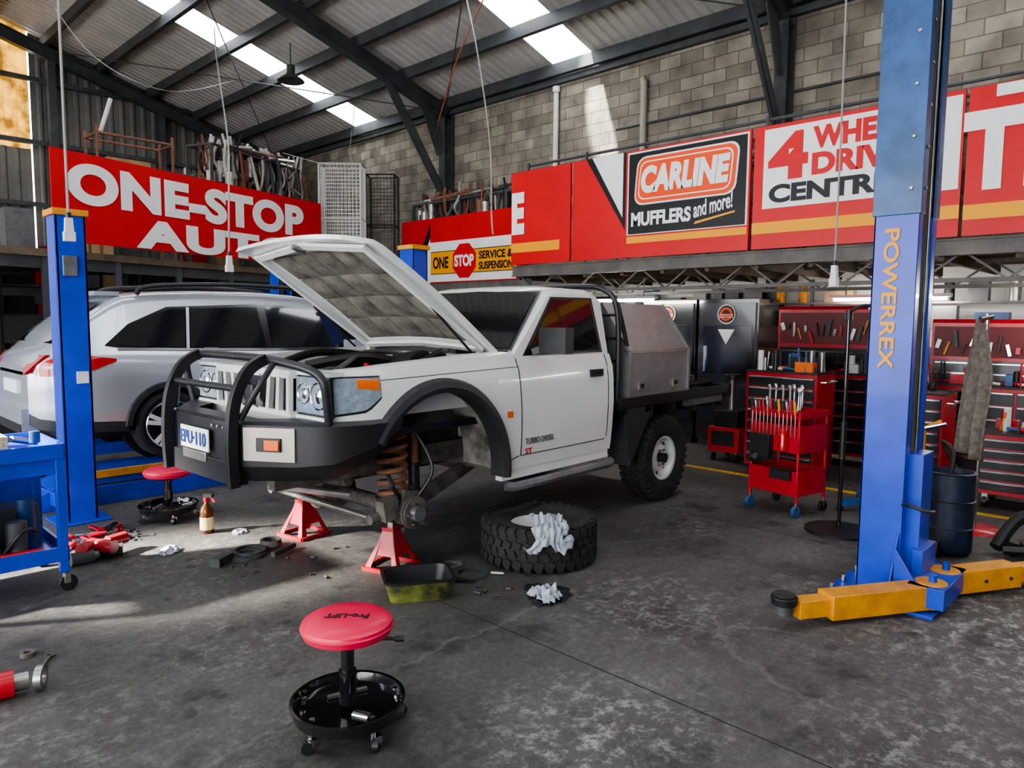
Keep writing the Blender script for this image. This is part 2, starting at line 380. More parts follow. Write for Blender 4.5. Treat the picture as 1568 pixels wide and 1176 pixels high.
m.b2((9.68,7.35,2.36),(XW-.05,11.7,2.44),DECK); m.b2((9.62,7.35,2.25),(9.68,12.5,2.44),BEAM)
m.obj('mezzanine_rear')
m=M()
m.prism([(1.65,11.05,2.5),(2.68,11.32,2.5),(7.73,12.86,2.5),(9.6,12.7,2.5),(XW-.35,12.7,2.5),(XW-.35,YL-.35,2.5),(1.65,YL-.35,2.5)],(0,0,.1),DECK)
for t in range(6):
    a=Vector((2.68,11.4,0)).lerp(Vector((7.7,12.95,0)),t/5); m.b2((a.x-.04,a.y-.04,0),(a.x+.04,a.y+.04,2.5),STRUCT)
m.beam((1.7,11.13,2.42),(7.7,12.93,2.42),.06,.16,STRUCT)
m.obj('mezzanine_left')
m=M(); m.b2((-3,11.45,0),(1.6,11.6,3.25),WPAINT); m.b2((-3,11.42,0),(1.6,11.45,.12),GREY); m.obj('wall_office')
m=M(); m.b2((2.0,15.6,0),(9.8,15.7,2.48),pm('dim_partition',(.12,.12,.115),.8,var=.2,scale=1.5)); m.obj('wall_partition')
# ---------------------------------------------------------------- signs
def panel(e,x0,x1,z0,z1,mat,name,t=.0,d=.02):
    m=M(); m.b2((x0,z0,t-d),(x1,z1,t),mat); return m.obj(name,parent=e)
def flat(e,pts,mat,name,z=.003):
    m=M(); m.prism([(x,y,z-.003) for x,y in pts],(0,0,.004),mat); return m.obj(name,parent=e)
e=empty('red_auto_service_sign',(2.75,11.2,2.71),(90,0,16.9))
panel(e,0,5.2,0,1.23,SRED,'board')
text('ONE-STOP',.2,.53,4.5,.57,SWHITE,e,'lettering_1',bold=.055,space=1.06)
text('AUTO',1.2,.01,3.3,.44,SWHITE,e,'lettering_2',bold=.055,space=1.08)
X7=7.47
e=empty('letter_e_sign_panel',(X7,7.24,2.48),(90,0,-90)); H=1.28
panel(e,0,1.08,0,H,SRED,'board',d=.03); flat(e,[(0,.17),(.9,.17),(.9,.3),(0,.3)],SYEL,'stripe')
text('E',.02,.42,.24,.58,SWHITE,e,'letter',bold=.06)
e=empty('muffler_shop_sign_panel',(X7,6.12,2.48),(90,0,-90))
panel(e,0,2.46,0,H,SRED,'board',d=.03)
flat(e,[(.22,H),(.84,H),(.84,.34)],SBLACK,'black_wedge',.003); flat(e,[(.32,H),(.8,H),(.8,.5)],SWHITE,'white_wedge',.006)
flat(e,[(.87,.27),(2.44,.27),(2.44,1.26),(.87,1.26)],SWHITE,'white_edge',.004)
flat(e,[(.89,.28),(2.42,.28),(2.42,1.24),(.89,1.24)],SBLACK,'black_field',.008)
flat(e,[(.87,.17),(2.44,.17),(2.44,.25),(.87,.25)],SYEL,'stripe',.004)
def rrect(x0,y0,x1,y1,r,sh=0):
    o=[]
    for cx,cy,a0 in((x1-r,y1-r,0),(x0+r,y1-r,90),(x0+r,y0+r,180),(x1-r,y0+r,270)):
        for k in range(5):
            a=R(a0+k*22.5); yy=cy+r*math.sin(a); o.append((cx+r*math.cos(a)+sh*(yy-y0),yy))
    return o
flat(e,rrect(.97,.62,2.3,1.19,.12,.08),SWHITE,'logo_outline',.012)
flat(e,rrect(.99,.64,2.28,1.17,.11,.08),SORG,'logo_field',.016)
flat(e,rrect(1.03,.68,2.24,1.13,.09,.08),SWHITE,'logo_inner',.02)
flat(e,rrect(1.045,.695,2.225,1.115,.085,.08),SORG,'logo_inner_field',.024)
text('CARLINE',1.08,.75,1.16,.32,SWHITE,e,'lettering_1',z=.03,bold=.06,shear=.15)
text('MUFFLERS',.94,.37,.82,.17,SWHITE,e,'lettering_2',z=.014,bold=.04)
text('and more!',1.8,.40,.5,.18,SWHITE,e,'lettering_3',z=.014,bold=.02,shear=.3,rot=(0,0,9))
flat(e,[(1.8,.33),(2.3,.42),(2.3,.44),(1.82,.36)],SYEL,'swoosh',.012)
e=empty('four_wheel_drive_sign_panel',(X7,3.62,2.48),(90,0,-90))
panel(e,0,1.95,0,H,SRED,'board',d=.03); flat(e,[(.11,.42),(1.93,.42),(1.93,1.24),(.11,1.24)],SWHITE,'white_field',.004)
flat(e,[(0,.16),(1.95,.16),(1.95,.28),(0,.28)],SYEL,'stripe',.004)
text('4',.16,.70,.42,.48,SRED,e,'numeral',z=.008,bold=.05); text('WHEEL',.62,.97,.86,.22,SRED,e,'lettering_1',z=.008,bold=.05)
text('DRIVE',.62,.71,.86,.22,SRED,e,'lettering_2',z=.008,bold=.05); text('CENTRE',.18,.47,1.2,.19,SBLACK,e,'lettering_3',z=.008,bold=.045)
e=empty('tyre_sign_panel',(X7,1.64,2.48),(90,0,-90))
panel(e,0,3.6,0,H,SRED,'board',d=.03); flat(e,[(0,.14),(3.6,.14),(3.6,.27),(0,.27)],SYEL,'stripe',.004)
text('TIMING',-.03,.38,2.4,.7,SWHITE,e,'lettering',z=.008,bold=.05)
flat(e,[(.2,1.17),(.9,1.17),(.9,1.27),(.2,1.27)],SWHITE,'white_strip',.006)
e=empty('stop_service_sign',(9.6,12.57,2.44),(90,0,-90))
panel(e,0,3.5,0,1.31,SRED,'board',d=.03)
flat(e,[(.25,0),(.95,1.2),(.95,.95),(.45,0)],SBLACK,'black_wedge',.004); flat(e,[(.45,0),(.95,.9),(.95,0)],SWHITE,'white_wedge',.007)
flat(e,[(.92,.02),(3.4,.02),(3.4,.82),(.92,.82)],SWHITE,'white_field',.006); flat(e,[(.97,.18),(3.38,.18),(3.38,.62),(.97,.62)],SYEL,'yellow_band',.01)
flat(e,[(.97,.615),(3.38,.615),(3.38,.63),(.97,.63)],SBLACK,'line_1',.013); flat(e,[(.97,.17),(3.38,.17),(3.38,.185),(.97,.185)],SBLACK,'line_2',.013)
flat(e,[(2.0+.36*math.cos(R(22.5+45*k)),.41+.36*math.sin(R(22.5+45*k))) for k in range(8)],SRED,'stop_octagon',.018)
text('ONE',1.05,.28,.48,.24,SBLACK,e,'lettering_1',z=.016,bold=.03); text('STOP',1.72,.3,.56,.23,SWHITE,e,'lettering_2',z=.024,bold=.04)
text('SERVICE &',2.42,.42,.9,.15,SBLACK,e,'lettering_3',z=.016,bold=.03); text('SUSPENSION',2.42,.22,.9,.15,SBLACK,e,'lettering_4',z=.016,bold=.03)
# ---------------------------------------------------------------- wheels
def tyre(m,c,r,w,rim_r,axis='Y',mat=RUB,blocks=34,side=-1,lugs=True):
    h=w/2
    prof=[(rim_r,-h*.75),(rim_r+.02,-h*.86),((r+rim_r)/2,-h*1.03),(r*.93,-h*.98),(r*.985,-h*.8),(r*.985,h*.8),(r*.93,h*.98),((r+rim_r)/2,h*1.03),(rim_r+.02,h*.86),(rim_r,h*.75)]
    m.lathe(prof,mat,c,axis,n=48,loop=True)
    if lugs:
        T0=m.T.copy()
        for i in range(blocks):
            for j,(off,ww,sh) in enumerate(((-.72,.44,0),(-.24,.34,.5),(.24,.34,0),(.72,.44,.5))):
                a=2*math.pi*(i+sh)/blocks
                L=2*math.pi*r/blocks*.66
                if axis=='Y':
                    m.T=T0@Matrix.Translation(c)@Matrix.Rotation(a,4,'Y')
                    m.box((0,off*h,r*.985),(L,ww*h,.028),mat,rot=(0,0,18 if j%2 else -18),taper=.88)
                    if j in(0,3): m.box((0,off*h*1.36,r*.945),(L*.8,.02,r*.09),mat)
                else:
                    m.T=T0@Matrix.Translation(c)@Matrix.Rotation(a,4,'Z')
                    m.box((r*.985,0,off*h),(.028,L,ww*h),mat,rot=(18 if j%2 else -18,0,0))
                    if j in(0,3): m.box((r*.945,0,off*h*1.36),(r*.09,L*.8,.02),mat)
        m.T=T0
def steel_rim(m,c,r,w,mat,sgn=-1):
    h=w/2
    m.lathe([(r+.012,sgn*h*.85),(r+.012,sgn*h*.8),(r-.012,sgn*h*.78),(r-.03,sgn*h*.2),(r-.03,-sgn*h*.8)],mat,c,'Y',n=40)
    m.lathe([(r-.03,sgn*h*.25),(r*.72,sgn*h*.28),(r*.62,sgn*h*.5),(r*.35,sgn*h*.55),(r*.3,sgn*h*.4),(.0,sgn*h*.4)],mat,c,'Y',n=40)
    for k in range(8):
        a=2*math.pi*k/8; m.cyl((c[0]+r*.8*math.cos(a),c[1]+sgn*h*.3,c[2]+r*.8*math.sin(a)),(c[0]+r*.8*math.cos(a),c[1]+sgn*h*.24,c[2]+r*.8*math.sin(a)),.022,BLK,n=10)
    m.cyl((c[0],c[1]+sgn*h*.3,c[2]),(c[0],c[1]+sgn*h*.95,c[2]),.045,BLK,n=16)
    for k in range(6):
        a=2*math.pi*k/6; m.cyl((c[0]+.08*math.cos(a),c[1]+sgn*h*.4,c[2]+.08*math.sin(a)),(c[0]+.08*math.cos(a),c[1]+sgn*h*.68,c[2]+.08*math.sin(a)),.012,CHR,n=6)
# ---------------------------------------------------------------- UTE
def arch(x,cx,cz,rx,rz):
    t=(x-cx)/rx
    return cz+rz*math.sqrt(max(0,1-t*t)) if abs(t)<1 else None
ute=empty('white_flatbed_ute',(2.90,4.45,0),(0,0,2))
CX,CZ,RX,RZ=.1,.64,.585,.60
ytab=[(.5,.855),(.62,.875),(.8,.895),(1.0,.905),(1.2,.90),(1.32,.885),(1.40,.855),(1.46,.83)]
def uy(x,z):
    y=lerp(ytab,z)
    if x<-.35: y-=.10*((-.35-x)/.33)**2
    return y
uzt=lambda x: lerp([(-.68,1.37),(-.3,1.40),(.4,1.44),(.86,1.455),(.9,1.43),(2.1,1.42)],x)
def uzl(x):
    a=arch(x,CX,CZ,RX,RZ)
    if x<-.2: return max(a or 0,1.03)
    return a if a is not None else .6
xs=sorted(set([-.68,-.66,-.6,-.5,-.42]+[CX-RX+.0001+2*RX*(.5-.5*math.cos(math.pi*k/26)) for k in range(27)]+[CX+RX+.001,.75,.82,.88,1.0,1.3,1.6,1.9,2.04,2.08]))
xs=[x for x in xs if x>=-.68]
m=M()
for s in(-1,1):
    rows=[]
    for x in xs:
        zl,zt=uzl(x),uzt(x); row=[]
        for k in range(9):
            z=zl+(zt-zl)*k/8; row.append((x,s*uy(x,z),z))
        if x<=.88:
            yt=uy(x,zt); row+= [(x,s*(yt-.03),zt+.012),(x,s*(yt-.12),zt+.016),(x,s*(yt-.125),zt-.03),(x,s*(yt-.13),1.08)]
        else: row+=[row[-1]]*4
        rows.append(row)
    m.grid(rows,WHITE)
    A=[x for x in xs if CX-RX<=x<=CX+RX+.002]
    m.grid([[(x,s*(uy(x,max(uzl(x),.6))-.004),(uzl(x) if x>-.2 else max(uzl(x),1.03))) for x in A],
            [(x,s*.74,max(.5,uzl(x))+.03) for x in A],[(x,s*.5,max(.5,uzl(x))+.03) for x in A]],LINER)
    pts=[R(-6+k*(150+6)/32) for k in range(33)]
    def fl(a,dr,y): return (CX+(RX+dr)*math.cos(a),s*y,CZ+(RZ+dr)*math.sin(a))
    m.grid([[fl(a,-.014,.80) for a in pts],[fl(a,-.014,.935) for a in pts],[fl(a,.02,.95) for a in pts],[fl(a,.06,.935) for a in pts],[fl(a,.078,.905) for a in pts],[fl(a,.08,.88) for a in pts]],FLARE)
    def strip(p,q,w=.006,mat=BLK):
        p=Vector(p);q=Vector(q);n=8
        for k in range(n):
            a=p.lerp(q,k/n);b=p.lerp(q,(k+1)/n)
            m.beam((a.x,s*(uy(a.x,a.z)+.0005),a.z),(b.x,s*(uy(b.x,b.z)+.0005),b.z),w,w,mat)
    strip((.9,0,.70),(.87,0,1.42)); strip((.9,0,.70),(1.98,0,.70)); strip((2.0,0,.72),(2.0,0,1.42)); strip((.7,0,.66),(.88,0,.7))
    strip((.88,0,1.36),(-.4,0,1.33),.004)
    m.box((1.83,s*.895,1.27),(.17,.03,.06),BLK); m.box((1.83,s*.912,1.275),(.12,.02,.025),BLKG)
    m.box((.76,s*.903,1.02),(.06,.012,.045),ORG)
    m.b2((.72,min(s*.8,s*.865),.53),(2.06,max(s*.8,s*.865),.62),WHITE)
    m.tube([(.72,s*.9,.5),(.78,s*.93,.49),(1.98,s*.93,.49),(2.06,s*.9,.5)],.035,GREY,n=8)
    def patch(x0,x1,zb,zt_,mat,off):
        n=8; rows=[]
        for i in range(n+1):
            x=x0+(x1-x0)*i/n; a=lerp(zb,x); b=lerp(zt_,x)
            rows.append([(x,s*(uy(x,a)-.03),a)]+[(x,s*(uy(x,a+(b-a)*k/5)+off),a+(b-a)*k/5) for k in range(6)]+[(x,s*(uy(x,b)-.03),b)])
        m.grid(rows,mat)
    patch(-.68,-.385,[(-.68,1.125),(-.48,1.145),(-.385,1.225)],[(-.68,1.36),(-.385,1.36)],BLK,.003)
    patch(-.675,-.39,[(-.675,1.14),(-.49,1.16),(-.39,1.235)],[(-.675,1.35),(-.39,1.35)],LENS,.008)
    patch(-.54,-.40,[(-.54,1.29),(-.40,1.275)],[(-.54,1.34),(-.40,1.34)],ORG,.012)
    m.prism([(-.67,s*.455,1.12),(-.67,s*.825,1.12),(-.67,s*.815,1.36),(-.67,s*.465,1.36)],(-.02,0,0),BLK)
    m.prism([(-.675,s*.47,1.135),(-.675,s*.815,1.135),(-.675,s*.805,1.35),(-.675,s*.48,1.35)],(-.03,0,0),LENS)
    for (yy,zz,rr) in((.715,1.243,.085),(.56,1.25,.065)):
        m.lathe([(rr,-.706),(rr*.95,-.712),(rr*.86,-.707)],CHR,(0,s*yy,zz),'X',n=28); m.lathe([(rr*.5,-.706),(rr*.3,-.712),(0,-.715)],CHR,(0,s*yy,zz),'X',n=20)
    m.b2((-.71,min(s*.46,s*.82),1.095),(-.66,max(s*.46,s*.82),1.12),WHITE); m.b2((-.70,min(s*.46,s*.82),1.36),(-.6,max(s*.46,s*.82),1.385),WHITE)
    m.box((1.12,s*1.03,1.55),(.1,.25,.19),BLK); m.box((1.175,s*1.03,1.55),(.012,.22,.16),GLASS); m.beam((1.08,s*.84,1.46),(1.12,s*.95,1.5),.05,.05,BLK)
zc=1.42
def cabrow(x,zrf):
    yb=.832
    yr=.832-.2*(zrf-.05-zc) if zrf>zc+.06 else .825
    if zrf<zc+.06: return [(yb,zc),(.825,zrf-.005),(.79,zrf),(.45,zrf+.012),(0,zrf+.015)]
    return [(yb,zc),(yr,zrf-.05),(yr-.05,zrf-.008),(.42,zrf+.014),(0,zrf+.02)]
rows=[]
for x,zf in((.88,1.45),(1.36,1.93),(1.42,1.955),(1.6,1.97),(1.9,1.965),(2.02,1.95),(2.08,1.91)):
    h=cabrow(x,zf); rows.append([(x,-y,z) for y,z in h]+[(x,y,z) for y,z in h[-2::-1]])
m.grid(rows,WHITE); m.poly(rows[-1]+[(2.08,.86,.6),(2.08,-.86,.6)],WHITE)
m.poly([(2.085,-.6,1.5),(2.085,.6,1.5),(2.085,.55,1.85),(2.085,-.55,1.85)],GLASS)
def ws(s,yy):
    x=.88+.48*s; z=1.46+.478*s; return (x-.008,yy,z+.008)
m.poly([ws(.05,-.76),ws(.94,-.665),ws(.985,0),ws(.94,.665),ws(.05,.76)],GLASS)
m.poly([Vector(ws(.02,-.79))+Vector((.004,0,-.004)),Vector(ws(.98,-.69))+Vector((.004,0,-.004)),Vector(ws(.98,.69))+Vector((.004,0,-.004)),Vector(ws(.02,.79))+Vector((.004,0,-.004))],BLK)
m.box((.84,0,1.455),(.16,1.5,.03),BLK)
for k in(-.45,.15): m.beam((.86,k,1.48),(1.0,k+.5,1.62),.015,.015,BLK)
def sidewin(m,pts,s,yb,sl,z0,mat,off=.006):
    m.poly([(x,s*(yb-sl*(z-z0)+off),z) for x,z in pts],mat)
for s in(-1,1):
    sidewin(m,[(.97,1.435),(1.40,1.885),(1.95,1.89),(2.0,1.435)],s,.832,.2,zc,BLK,.004)
    sidewin(m,[(1.04,1.455),(1.42,1.865),(1.91,1.87),(1.955,1.455)],s,.832,.2,zc,GLASS,.009)
m.b2((-.70,-.44,1.10),(-.62,.44,1.37),BLK)
m.b2((-.745,-.47,1.335),(-.62,.47,1.385),WHITE); m.b2((-.745,-.47,1.10),(-.64,.47,1.135),WHITE)
for s in(-1,1):
    m.beam((-.735,s*.455,1.35),(-.735,s*.445,1.12),.03,.03,WHITE)
    for k,(a,b) in enumerate(((.345,.325),(.24,.205),(.14,.08))): m.beam((-.735,s*a,1.345),(-.735,s*b,1.13),.03,.038,WHITE if k<2 else CHR)
m.beam((-.745,0,1.27),(-.745,0,1.15),.03,.10,CHR)
m.b2((-.68,-.76,1.02),(-.6,.76,1.12),WHITE); m.b2((-.62,-.8,1.33),(-.5,.8,1.38),WHITE)
m.b2((-.6,-.72,.95),(.84,.72,1.0),BLK); m.b2((.82,-.78,.7),(.87,.78,1.45),WHITE)
m.b2((-.25,-.22,1.0),(.55,.22,1.36),GREY); m.b2((-.15,-.18,1.36),(.45,.12,1.41),BLK)
m.b2((-.4,-.68,1.0),(-.1,-.45,1.35),BLK); m.b2((.4,.3,1.0),(.75,.62,1.38),BLKG); m.b2((-.45,.35,1.0),(-.05,.66,1.36),BLK)
m.cyl((.2,-.35,1.33),(.2,-.6,1.36),.13,BLK); m.tube(cr([(-.4,-.1,1.38),(-.1,-.3,1.44),(.2,-.35,1.4),(.5,-.5,1.42)],6),.035,BLK)
m.tube(cr([(-.5,.2,1.35),(-.1,.25,1.45),(.3,.2,1.42),(.6,.4,1.4)],6),.03,BLK); m.cyl((.55,-.5,1.3),(.55,-.5,1.44),.06,WPL)
m.tube(cr([(-.45,-.5,1.36),(-.2,-.35,1.43),(.1,-.1,1.46),(.5,.0,1.44)],6),.018,STEEL); m.tube(cr([(.1,-.65,1.4),(.35,-.6,1.47),(.7,-.3,1.46)],6),.022,BLK)
m.box((-.28,-.57,1.37),(.2,.16,.03),GREY); m.cyl((-.2,-.5,1.36),(-.2,-.5,1.41),.02,REDL); m.b2((.2,-.64,1.36),(.5,-.5,1.42),GREY)
m.b2((-.56,-.5,1.0),(-.5,.5,1.36),STEEL)
ub=m.obj('body',parent=ute,bevel=0)
# bonnet
m=M(); L=1.45; ang=33
def bon(u,v,dz=0):
    w=.76-.015*u
    if u>.85: w-=.10*((u-.85)/.15)**2
    x=-L*u; z=.045*(1-v*v)-.03*max(0,u-.8)*5*((u-.8)/.2)+ .03*math.sin(math.pi*u)+dz
    if u>.9: z-=.04*((u-.9)/.1)
    return (x,v*w,z)
U=[k/20 for k in range(21)];V=[-1+2*k/16 for k in range(17)]
m.grid([[bon(u,v) for v in V] for u in U],WHITE)
m.grid([[bon(u,v,-.035) for v in V] for u in U],WHITE,fn=lambda i,j: PAD if (2<=i<=16 and 2<=j<=13) else WHITE)
edge=[(u,-1) for u in U]+[(1,v) for v in V]+[(u,1) for u in reversed(U)]+[(0,v) for v in reversed(V)]
m.grid([[bon(u,v) for u,v in edge],[bon(u,v,-.035) for u,v in edge]],WHITE)
def rib(pts,w=.045,mat=WHITE,d=-.055,h=.025):
    P=[bon(u,v,d) for u,v in pts]
    for a,b in zip(P,P[1:]): m.beam(a,b,w,h,mat)
rib([(.06,-.9),(.9,-.88)]);rib([(.06,.9),(.9,.88)]);rib([(.06,-.9),(.06,0),(.06,.9)]);rib([(.88,-.88),(.93,0),(.88,.88)])
for iu in range(4):
    for iv in range(5):
        u0=.10+iu*.185; v0=-.78+iv*.315; n=6; rows=[]
        for i in range(n+1):
            rows.append([])
            for j in range(n+1):
                a,b=i/n,j/n; h=.02*(math.sin(math.pi*a)*math.sin(math.pi*b))**.5 if 0<i<n and 0<j<n else 0
                rows[-1].append(bon(u0+.18*a,v0+.305*b,-.038-h))
        m.grid(rows,PAD)
m.cyl(bon(.96,0,-.07),bon(.9,0,-.09),.02,STEEL)
m.obj('bonnet',loc=(.78,0,1.47),rot=(0,ang,0),parent=ute)
m=M()
for s in(-1,1): m.cyl((.70,s*.70,1.42),(.25,s*.70,1.47+math.tan(R(ang))*.5),.01,BLK,n=8); m.box((.8,s*.66,1.45),(.1,.04,.05),WHITE)
plan=[(-.22,.97,1.03,1.10),(-.45,.97,.93,1.10),(-.66,.90,.86,1.10),(-.80,.74,.84,1.10),(-.95,.53,.82,1.09),(-.97,.50,.82,1.09),(-.97,-.36,.82,1.09),(-.95,-.40,.82,1.09),(-.80,-.74,.84,1.10),(-.66,-.90,.86,1.10),(-.45,-.97,.93,1.10),(-.22,-.97,1.03,1.10)]
def inn(x,y,d):
    return (x+d if x<-.5 else x, y-(d if y>0 else -d)*(1 if abs(y)>.7 else .2))
rows=[[],[],[],[],[],[]]
for x,y,zb,zt in plan:
    a=inn(x,y,.16); rows[0].append((a[0],a[1],zt)); a=inn(x,y,.02); rows[1].append((a[0],a[1],zt)); rows[2].append((x,y,zt-.02)); rows[3].append((x,y,zb)); b=inn(x,y,.08); rows[4].append((b[0],b[1],zb-.10)); b=inn(x,y,.18); rows[5].append((b[0],b[1],zb-.12))
m.grid(rows,BLK)
BSIL=pm('bumper_silver',(.36,.33,.29),.42,metal=.6,var=.1)
for s in(-1,1):
    yi=.41 if s<0 else .545
    p=[(-.945,s*yi,.86),(-.80,s*.735,.87),(-.80,s*.735,1.07),(-.945,s*yi,1.06)]
    n=Vector((-.9,s*.4,0)).normalized()*.012
    m.prism([Vector(q)+n*.2 for q in p],n,BSIL)
    q=[Vector(p[0]).lerp(Vector(p[1]),t)+Vector((0,0,dz)) for t,dz in((.28,.06),(.75,.06),(.75,.14),(.28,.14))]
    m.prism([a+n for a in q],n*1.2,BLK)
    q=[Vector(p[0]).lerp(Vector(p[1]),t)+Vector((0,0,dz)) for t,dz in((.45,.07),(.73,.07),(.73,.13),(.45,.13))]
    m.prism([a+n*1.5 for a in q],n*1.5,ORG)
    yp=.38 if s<0 else .50
    P=cr([(-1.0,s*yp,.70),(-1.01,s*yp,.95),(-.985,s*yp,1.2),(-.90,s*yp,1.38),(-.78,s*yp,1.455)],6)
    m.strap(P,(0,1,0),.045,.065,BLK)
    m.tube(cr([(-.66,s*.86,1.08),(-.69,s*.88,1.25),(-.71,s*.87,1.35),(-.74,s*.76,1.41),(-.77,s*yp,1.45),(-.77,s*.1,1.455),(-.77,0,1.455)],6),.026,BLK,n=12)
    m.tube(cr([(-.95,s*yp,1.10),(-.88,s*(yp+.1),1.30),(-.80,s*(yp+.12),1.43)],5),.018,BLK,n=10)
m.tube([(-.95,-.38,1.28),(-.95,.50,1.28)],.022,BLK,n=12)
m.b2((-.99,-.36,.70),(-.90,.48,.84),BLK); m.b2((-1.0,-.02,.80),(-.97,.30,.86),STEEL)
m.box((-1.0,.12,.94),(.012,.38,.14),SWHITE)
for k in range(4): m.cyl((-.985,-.3+.07*k,1.04),(-.992,-.3+.07*k,1.04),.012,STEEL,n=8)
m.obj('bull_bar',loc=(-.05,.03,0),parent=ute,bevel=.003)
pe=empty('number_plate',(-1.058,.33,.88),(90,0,-90),parent=ute)
text('EPU·110',0,.02,.35,.085,pm('plate_blue',(.02,.05,.2),.5),pe,'plate_text',z=.002,bold=.02)
de=empty('door_badge',(.93,-.905,.78),(90,0,0),parent=ute)
text('TURBO DIESEL',0,.0,.34,.045,GREY,de,'badge_text',z=.0,bold=.01); text('ST',0,-.07,.08,.04,SRED,de,'badge_text_2',z=.0,bold=.01)
# underbody + tray
m=M(); RA=2.94
for s in(-1,1):
    m.b2((-.85,s*.42-.04,.66),(4.0,s*.42+.04,.80),DIRT)
    pts=[(-.04+.088*math.cos(t),s*.56+.088*math.sin(t),.50+.44*t/(2*math.pi*6)) for t in [2*math.pi*6*k/132 for k in range(133)]]
    m.tube(pts,.019,RUST,n=7); m.cyl((.16,s*.55,.42),(.2,s*.5,1.0),.028,RUST); m.cyl((.16,s*.55,.42),(.18,s*.52,.7),.04,BLK)
    m.cyl((-.04,s*.56,.46),(-.04,s*.56,.50),.12,DIRT); m.cyl((-.04,s*.56,.94),(-.04,s*.56,1.04),.11,DIRT)
    m.cyl((0,s*.62,.42),(0,s*.76,.42),.1,DIRT); m.lathe([(.0,s*.80),(.05,s*.80),(.06,s*.75),(.11,s*.745),(.11,s*.73),(.08,s*.7)],GREY,(0,0,.42),'Y',n=24)
    m.box((.0,s*.66,.46),(.14,.08,.2),DIRT,rot=(0,12,0)); m.box((-.16,s*.66,.46),(.12,.09,.14),DIRT,rot=(0,-10,0)); m.cyl((-.12,s*.62,.42),(-.28,s*.62,.40),.035,DIRT)
    for k in range(6): a=k*math.pi/3; m.cyl((.08*math.cos(a),s*.74,.42+.08*math.sin(a)),(.08*math.cos(a),s*.79,.42+.08*math.sin(a)),.008,STEEL,n=6)
    m.beam((0,s*.62,.42),(.95,s*.4,.62),.06,.09,DIRT)
    m.tube([(-.05,s*.66,.5),(-.12,s*.66,.6),(-.1,s*.5,.8)],.015,BLK); m.tube(cr([(.05,s*.7,.5),(.15,s*.75,.7),(.1,s*.62,.95)],5),.012,BLK)
m.cyl((0,-.66,.42),(0,.66,.42),.055,DIRT,n=16); m.lathe([(.0,-.16),(.12,-.14),(.16,0),(.12,.14),(0,.16)],DIRT,(0,.22,.42),'X',n=20)
m.cyl((-.2,-.62,.38),(-.2,.62,.38),.022,STEEL,n=10); m.cyl((-.32,-.5,.55),(-.25,.6,.42),.025,STEEL,n=10); m.cyl((-.3,.6,.55),(-.28,-.4,.62),.035,DIRT,n=10)
m.cyl((RA,-.7,.42),(RA,.7,.42),.06,DIRT); m.lathe([(0,-.17),(.13,-.14),(.17,0),(.13,.14),(0,.17)],DIRT,(RA,.1,.42),'X',n=20)
m.b2((-.2,-.3,.6),(.9,.3,.98),DIRT); m.b2((.9,-.2,.5),(1.6,.2,.75),DIRT); m.cyl((1.6,.05,.58),(2.7,.1,.46),.035,DIRT)
m.cyl((1.2,.5,.55),(3.6,.5,.6),.04,RUST); m.b2((.7,-.78,.6),(2.05,.78,.66),DIRT)
m.b2((2.14,-.92,.93),(4.25,.92,.985),BLK); m.b2((2.14,-.94,.95),(4.27,-.90,1.03),BLK); m.b2((2.14,.90,.95),(4.27,.94,1.03),BLK); m.b2((4.23,-.94,.9),(4.28,.94,1.03),BLK)
for k in range(5): m.b2((2.3+k*.42,-.88,.80),(2.36+k*.42,.88,.93),BLK)
for s in(-1,1):
    m.tube(cr([(2.20,s*.86,1.0),(2.20,s*.86,1.6),(2.17,s*.83,1.88),(2.14,s*.7,1.98),(2.14,s*.5,2.0),(2.14,0,2.0)],5),.025,BLK)
    m.tube(cr([(2.40,s*.89,1.0),(2.30,s*.88,1.5),(2.20,s*.84,1.86)],5),.02,BLK)
    m.prism([(2.32,s*.70,.93),(2.36,s*.70,.62),(2.30,s*.70,.42),(2.34,s*.70,.42),(2.42,s*.7,.62),(2.55,s*.70,.93)],(0,s*.24,0),FLARE)
    m.prism([(2.20,s*.93,.88),(2.65,s*.93,.88),(2.52,s*.93,.72),(2.36,s*.93,.50),(2.28,s*.93,.50)],(0,s*.012,0),FLARE)
for z in(1.15,1.35,1.55,1.75,1.9): m.tube([(2.19,-.84,z),(2.19,.84,z)],.014,BLK,n=6)
sec=[(-.91,1.0),(-.91,1.43),(-.60,1.86),(.60,1.86),(.91,1.43),(.91,1.0)]
m.prism([(2.30,y,z) for y,z in sec],(1.05,0,0),ALU)
for s in(-1,1):
    for x in(2.30,3.35):
        for (a,b),(c,d) in zip(sec,sec[1:]):
            if a*s<0 or c*s<0: continue
            m.beam((x,a+.003*s,b),(x,c+.003*s,d),.03,.03,ALU)
    m.beam((2.3,s*.915,1.43),(3.35,s*.915,1.43),.015,.03,STEEL); m.beam((2.3,s*.91,1.02),(3.35,s*.91,1.02),.03,.05,ALU)
    for x in(2.5,3.1): m.box((x,s*.917,1.12),(.09,.015,.07),STEEL); m.box((x,s*.925,1.12),(.05,.012,.04),BLK)
    m.box((3.38,s*.55,1.3),(.04,.4,.5),BLK)
m.b2((3.5,-.6,1.0),(4.1,.5,1.12),DIRT); m.cyl((3.5,-.8,1.06),(4.1,-.78,1.06),.03,BLK); m.b2((3.4,-.9,.86),(4.15,-.84,.93),GREY); m.b2((4.15,-.9,.80),(4.2,-.6,.90),BLK); m.box((4.21,-.75,.85),(.02,.24,.08),REDL)
m.obj('chassis_and_tray',parent=ute,bevel=0)
m=M()
for s in(-1,1): tyre(m,(RA,s*.80,.405),.395,.27,.2); steel_rim(m,(RA,s*.80,.405),.2,.27,WPL,s)
m.obj('rear_wheels',parent=ute)
